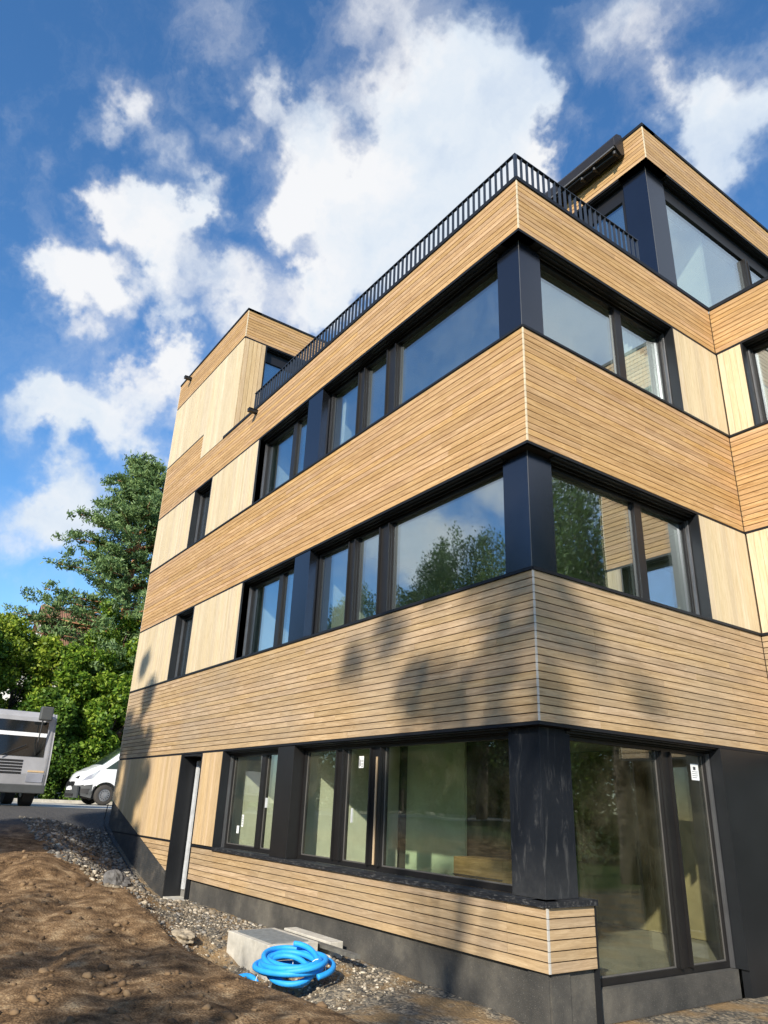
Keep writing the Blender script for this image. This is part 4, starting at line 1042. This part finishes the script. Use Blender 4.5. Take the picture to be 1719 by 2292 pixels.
# Scots pine behind the building
def pine():
    t = thing('pine_tree', (-33.3, 5.0, 3.2), 'tall scots pine with orange bark rising behind the left end of the building', 'tree')
    tk = MB(); axis_ = [(-33.3, 5.3, 3.0), (-33.3, 5.3, 7.0), (-33.3, 5.0, 9.5), (-33.35, 4.75, 12.0), (-33.4, 4.55, 14.0), (-33.45, 4.75, 15.6), (-33.5, 4.85, 17.3), (-33.5, 4.55, 19.0), (-33.5, 4.35, 20.9)]
    tk.tube(axis_, [.34, .30, .27, .24, .20, .16, .12, .08, .03], 10)
    Vs = []; tips = []
    def axat(z): return np.array([np.interp(z, [a[2] for a in axis_], [a[k] for a in axis_]) for k in (0, 1)] + [z])
    zs = [(7.4, 4.2, 12), (8.5, 5.2, 14), (9.6, 6.0, 16), (10.8, 6.2, 16), (11.9, 5.6, 14), (12.9, 4.8, 12), (14.2, 3.4, 9), (15.2, 3.5, 10), (16.3, 3.8, 11), (17.3, 3.5, 11), (18.2, 2.3, 9), (19.1, 2.0, 9), (19.9, 1.4, 8), (20.7, .7, 7)]
    for z, r, n in zs:
        a0 = random.uniform(0, 6.28)
        for k in range(n):
            a = a0 + 2 * math.pi * k / n + random.uniform(-.25, .25); rr = r * random.uniform(.62, 1.08)
            s0 = axat(z - .25 + random.uniform(-.25, .25)); e = s0 + np.array([rr * math.cos(a), rr * math.sin(a), random.uniform(.1, .75) * (1 if z > 12 else .7)])
            p, rs = limb(tuple(s0), tuple(e), .07, .012, 7, .25); tk.tube(p, rs, 5)
            for q in range(2, 7):
                for _ in range(3):
                    c = np.array(p[q]) + RNG.normal(0, .30 * (q / 6 + .3), 3) * np.array([1, 1, .45]); c[2] += .12
                    tips.append(c)
    tips = np.array(tips); nt = len(tips); per = 44
    # needle sprays: thin blades radiating from shoot tips
    c = np.repeat(tips, per, 0) + RNG.normal(0, .14, (nt * per, 3)) * np.array([1, 1, .6])
    d = RNG.normal(0, 1, (nt * per, 3)) + np.array([0, 0, .55]); d /= np.linalg.norm(d, axis=1)[:, None]
    v = np.cross(d, RNG.normal(0, 1, d.shape)); v /= np.linalg.norm(v, axis=1)[:, None]; L = RNG.uniform(.12, .24, (nt * per, 1)); wd = .034
    V = np.stack([c - v * wd, c + v * wd, c + d * L + v * wd * .5, c + d * L - v * wd * .5], 1).reshape(-1, 3)
    np_mesh('crown', V, np.arange(len(V)).reshape(-1, 4), 'needle', t)
    tk.build('trunk', 'bark_pine', t, smooth=True)
pine()
# leafy mass behind the road, tree by tree
G = 'leafy trees beyond the road'
hedge = [((-30.5, 3.6, 3.2), 9.2, 2.3, 'bright green tree right below the pine trunk', 'leaf_bright'),
         ((-29.3, 1.6, 3.2), 6.6, 2.0, 'bushy green tree under the tiled house roof', 'leaf_bright'),
         ((-29.8, -0.4, 3.2), 8.2, 2.0, 'yellow green tree at the left edge of the photo', 'leaf_yellow'),
         ((-30.6, 5.8, 3.2), 9.0, 2.2, 'dark green tree half hidden by the building edge', 'leaf_mid'),
         ((-28.6, 3.6, 3.2), 5.6, 1.9, 'leafy shrub directly behind the white van', 'leaf_bright'),
         ((-28.3, 0.9, 3.2), 4.4, 1.7, 'low green shrub in front of the van nose', 'leaf_mid'),
         ((-29.0, -3.0, 3.2), 8.0, 2.4, 'green tree behind the grey truck', 'leaf_mid')]
for i, (b_, h_, r_, lb, lm) in enumerate(hedge):
    broadleaf(b_, h_, r_, lb, lm, n_clump=60, leaves=24000, size=.095, group=G, low=0.0, squash=.95, tr_=.12)
hd = thing('hedge', (-27.3, 2.0, 3.2), 'ivy covered low hedge running along the far kerb behind the van', 'hedge')
cs = []; rd_ = []
for i in range(120): cs.append((-27.4 + random.uniform(-.25, .25), random.uniform(-7, 11), 3.3 + random.uniform(0, 1.3))); rd_.append(random.uniform(.3, .55))
V, F = leaf_cloud(cs, rd_, [520] * 120, .065); np_mesh('foliage', V, F, 'leaf_mid', hd)
kb = MB().box((-26.0, -60, 3.0), (-25.6, 60, 3.33)).build('kerb', 'concrete'); tag(kb, kind='structure')
# wood behind: fills the gaps low down
for i, (b_, h_, r_, lb, lm) in enumerate([((-38, 8.5, 3), 11, 4.0, 'tall dark tree deep behind the pine', 'leaf_mid'), ((-40, 3.0, 3), 7.5, 3.6, 'dark tree behind the tiled roof', 'leaf_mid'), ((-37, -5.5, 3), 9.0, 3.6, 'dark tree outside the left edge', 'leaf_mid')]):
    broadleaf(b_, h_, r_, lb, lm, n_clump=50, leaves=14000, size=.14, group=G, low=0, tr_=.2)

# house with tiled roof
ho = thing('brick_house', (-36.0, 0.6, 3.2), 'white walled house with brown tiled roof half hidden behind the trees', 'house'); ho.name = 'tiled_house'; ORG['tiled_house'] = Vector((-36.0, 0.6, 3.2))
MB().box((-41, 0.5, 3.2), (-35.0, 4.4, 10.4)).build('wall', 'render_wall', ho)
rf = MB(); 
# roof slope faces +x
ny_ = 64
for j in range(ny_ + 1):
    y = 1.15 + 3.6 * j / ny_; wv = .035 * (j % 2)
    rf.v += [(-34.5, y, 10.45 + wv), (-37.0, y, 13.0 + wv), (-39.5, y, 10.45 + wv)]
for j in range(ny_): a = 3 * j; rf.f += [(a, a + 3, a + 4, a + 1), (a + 1, a + 4, a + 5, a + 2)]; rf.mi += [0, 0]
rf.build('roof', 'roof_tile', ho)
MB().prism([(-35.0, 10.401), (-41, 10.401), (-38, 12.2)], 1.4, 4.2).build('gable', 'render_wall', ho)
MB().tube([(-34.42, 1.1, 10.43), (-34.42, 4.8, 10.43)], .08, 8).build('gutter', 'black_metal', ho)
w_ = MB().box((-35.0, .9, 7.0), (-34.97, 1.7, 8.5)).build('window', 'frame_metal', ho); MB().box((-34.965, 1.0, 7.1), (-34.95, 1.6, 8.4)).build('pane', 'car_glass', w_)

# trees on the camera's side: they shade the corner and stand in the reflections
def willow(base, h, r, label, n=230, leaves=80000, group=None):
    t = thing('willow_tree', base, label, 'tree', group); bx_, by_, bz_ = base; tk = MB()
    p, rs = limb((bx_, by_, bz_ - .3), (bx_, by_, bz_ + h * .7), .28, .10, 8, .08); tk.tube(p, rs, 8)
    P = []; per = leaves // n
    for i in range(n):
        a = random.uniform(0, 6.28); k = random.uniform(.2, 1) ** .6; x = bx_ + r * k * math.cos(a); y = by_ + r * k * math.sin(a); zt = bz_ + h * (1 - .42 * k * k) + random.uniform(-.4, .4)
        L = random.uniform(.35, .75) * h * (.5 + .5 * k)
        if i % 4 == 0: q, rr = limb(tuple(p[5]), (x, y, zt), .06, .01, 6, .2); tk.tube(q, rr, 5)
        tt = RNG.random(per); P.append(np.stack([x + .16 * RNG.normal(size=per) + .25 * np.sin(tt * 3 + a), y + .16 * RNG.normal(size=per), zt - tt * L], 1))
    P = np.concatenate(P); m_ = len(P); u = np.array([0, 0, -1.0]) + RNG.normal(0, .35, (m_, 3)); u /= np.linalg.norm(u, axis=1)[:, None]
    v = np.cross(u, RNG.normal(0, 1, (m_, 3))); v /= np.linalg.norm(v, axis=1)[:, None]; s = RNG.uniform(.05, .10, (m_, 1))
    V = np.stack([P - u * s, P + v * s * .35, P + u * s, P - v * s * .35], 1).reshape(-1, 3)
    np_mesh('crown', V, np.arange(len(V)).reshape(-1, 4), 'leaf_willow', t); tk.build('trunk', 'bark', t, smooth=True)
G2 = 'trees standing behind the viewpoint'
willow((9.2, 14.0, 1.9), 14.8, 4.0, 'weeping willow seen mirrored in the street side glass', group=G2)
willow((-18.6, -15.8, 2.6), 13.6, 4.3, 'weeping willow seen mirrored in the long side glass', group=G2)
willow((-23.8, -14.2, 2.6), 11.6, 4.2, 'lower weeping willow mirrored at the left of the long side glass', group=G2)
broadleaf((-14.5, -14.5, 2.3), 10.0, 3.4, 'leafy tree mirrored beside the willow in the long side glass', 'leaf_mid', 60, 20000, .10, group=G2, low=.1)
broadleaf((-27, -18, 2.8), 9.0, 3.4, 'leafy tree mirrored low in the black framed windows', 'leaf_mid', 50, 14000, .12, group=G2, low=.1)
broadleaf((-10.5, -20.5, 2.3), 9.0, 4.0, 'broad tree mirrored in the ground floor panes', 'leaf_bright', 50, 16000, .12, group=G2, low=.0)
broadleaf((17, 20, 1.9), 8.0, 4.0, 'leafy tree mirrored in the tall corner glazing', 'leaf_mid', 50, 14000, .12, group=G2, low=.0)
broadleaf((8.0, -12.6, 1.9), 13.6, 2.7, 'tree whose shadow falls on the building corner', 'leaf_mid', 40, 2100, .10, group=G2, low=.72, ncl=.5, tr_=.10)
broadleaf((-5.1, -11.0, 1.95), 13.6, 1.45, 'slender tree whose shadow falls on the far end of the wall', 'leaf_mid', 80, 20000, .10, group=G2, low=.0, ncl=1.15)

bh = thing('tall_hedge', (-8, -24, 2), 'tall dense hedge mirrored in the ground floor panes', 'hedge')
cs = []; rd_ = []
for i in range(260): cs.append((random.uniform(-45, 12), -24 + random.uniform(-1.5, 1.5), 2 + random.uniform(0, 5.5))); rd_.append(random.uniform(.9, 1.7))
V, F = leaf_cloud(cs, rd_, [150] * 260, .15); np_mesh('foliage', V, F, 'leaf_mid', bh)
MB().box((-45, -25.6, 1), (12, -25.2, 7)).build('core', 'leaf_mid', bh)
bh2 = thing('tall_hedge', (20, 20, 2), 'tall dense hedge mirrored in the tall corner glazing', 'hedge')
cs = []; rd_ = []
for i in range(160): a = random.uniform(0, 1); cs.append((6 + 26 * a, 30 - 22 * a + random.uniform(-1.5, 1.5), 2 + random.uniform(0, 5.0))); rd_.append(random.uniform(.9, 1.7))
V, F = leaf_cloud(cs, rd_, [150] * 160, .15); np_mesh('foliage', V, F, 'leaf_mid', bh2)

broadleaf((3.6, -13.2, 1.9), 7.6, 4.4, 'low spreading tree that dapples the bare soil with shade', 'leaf_mid', 44, 4800, .11, group=G2, low=.2, ncl=.6)
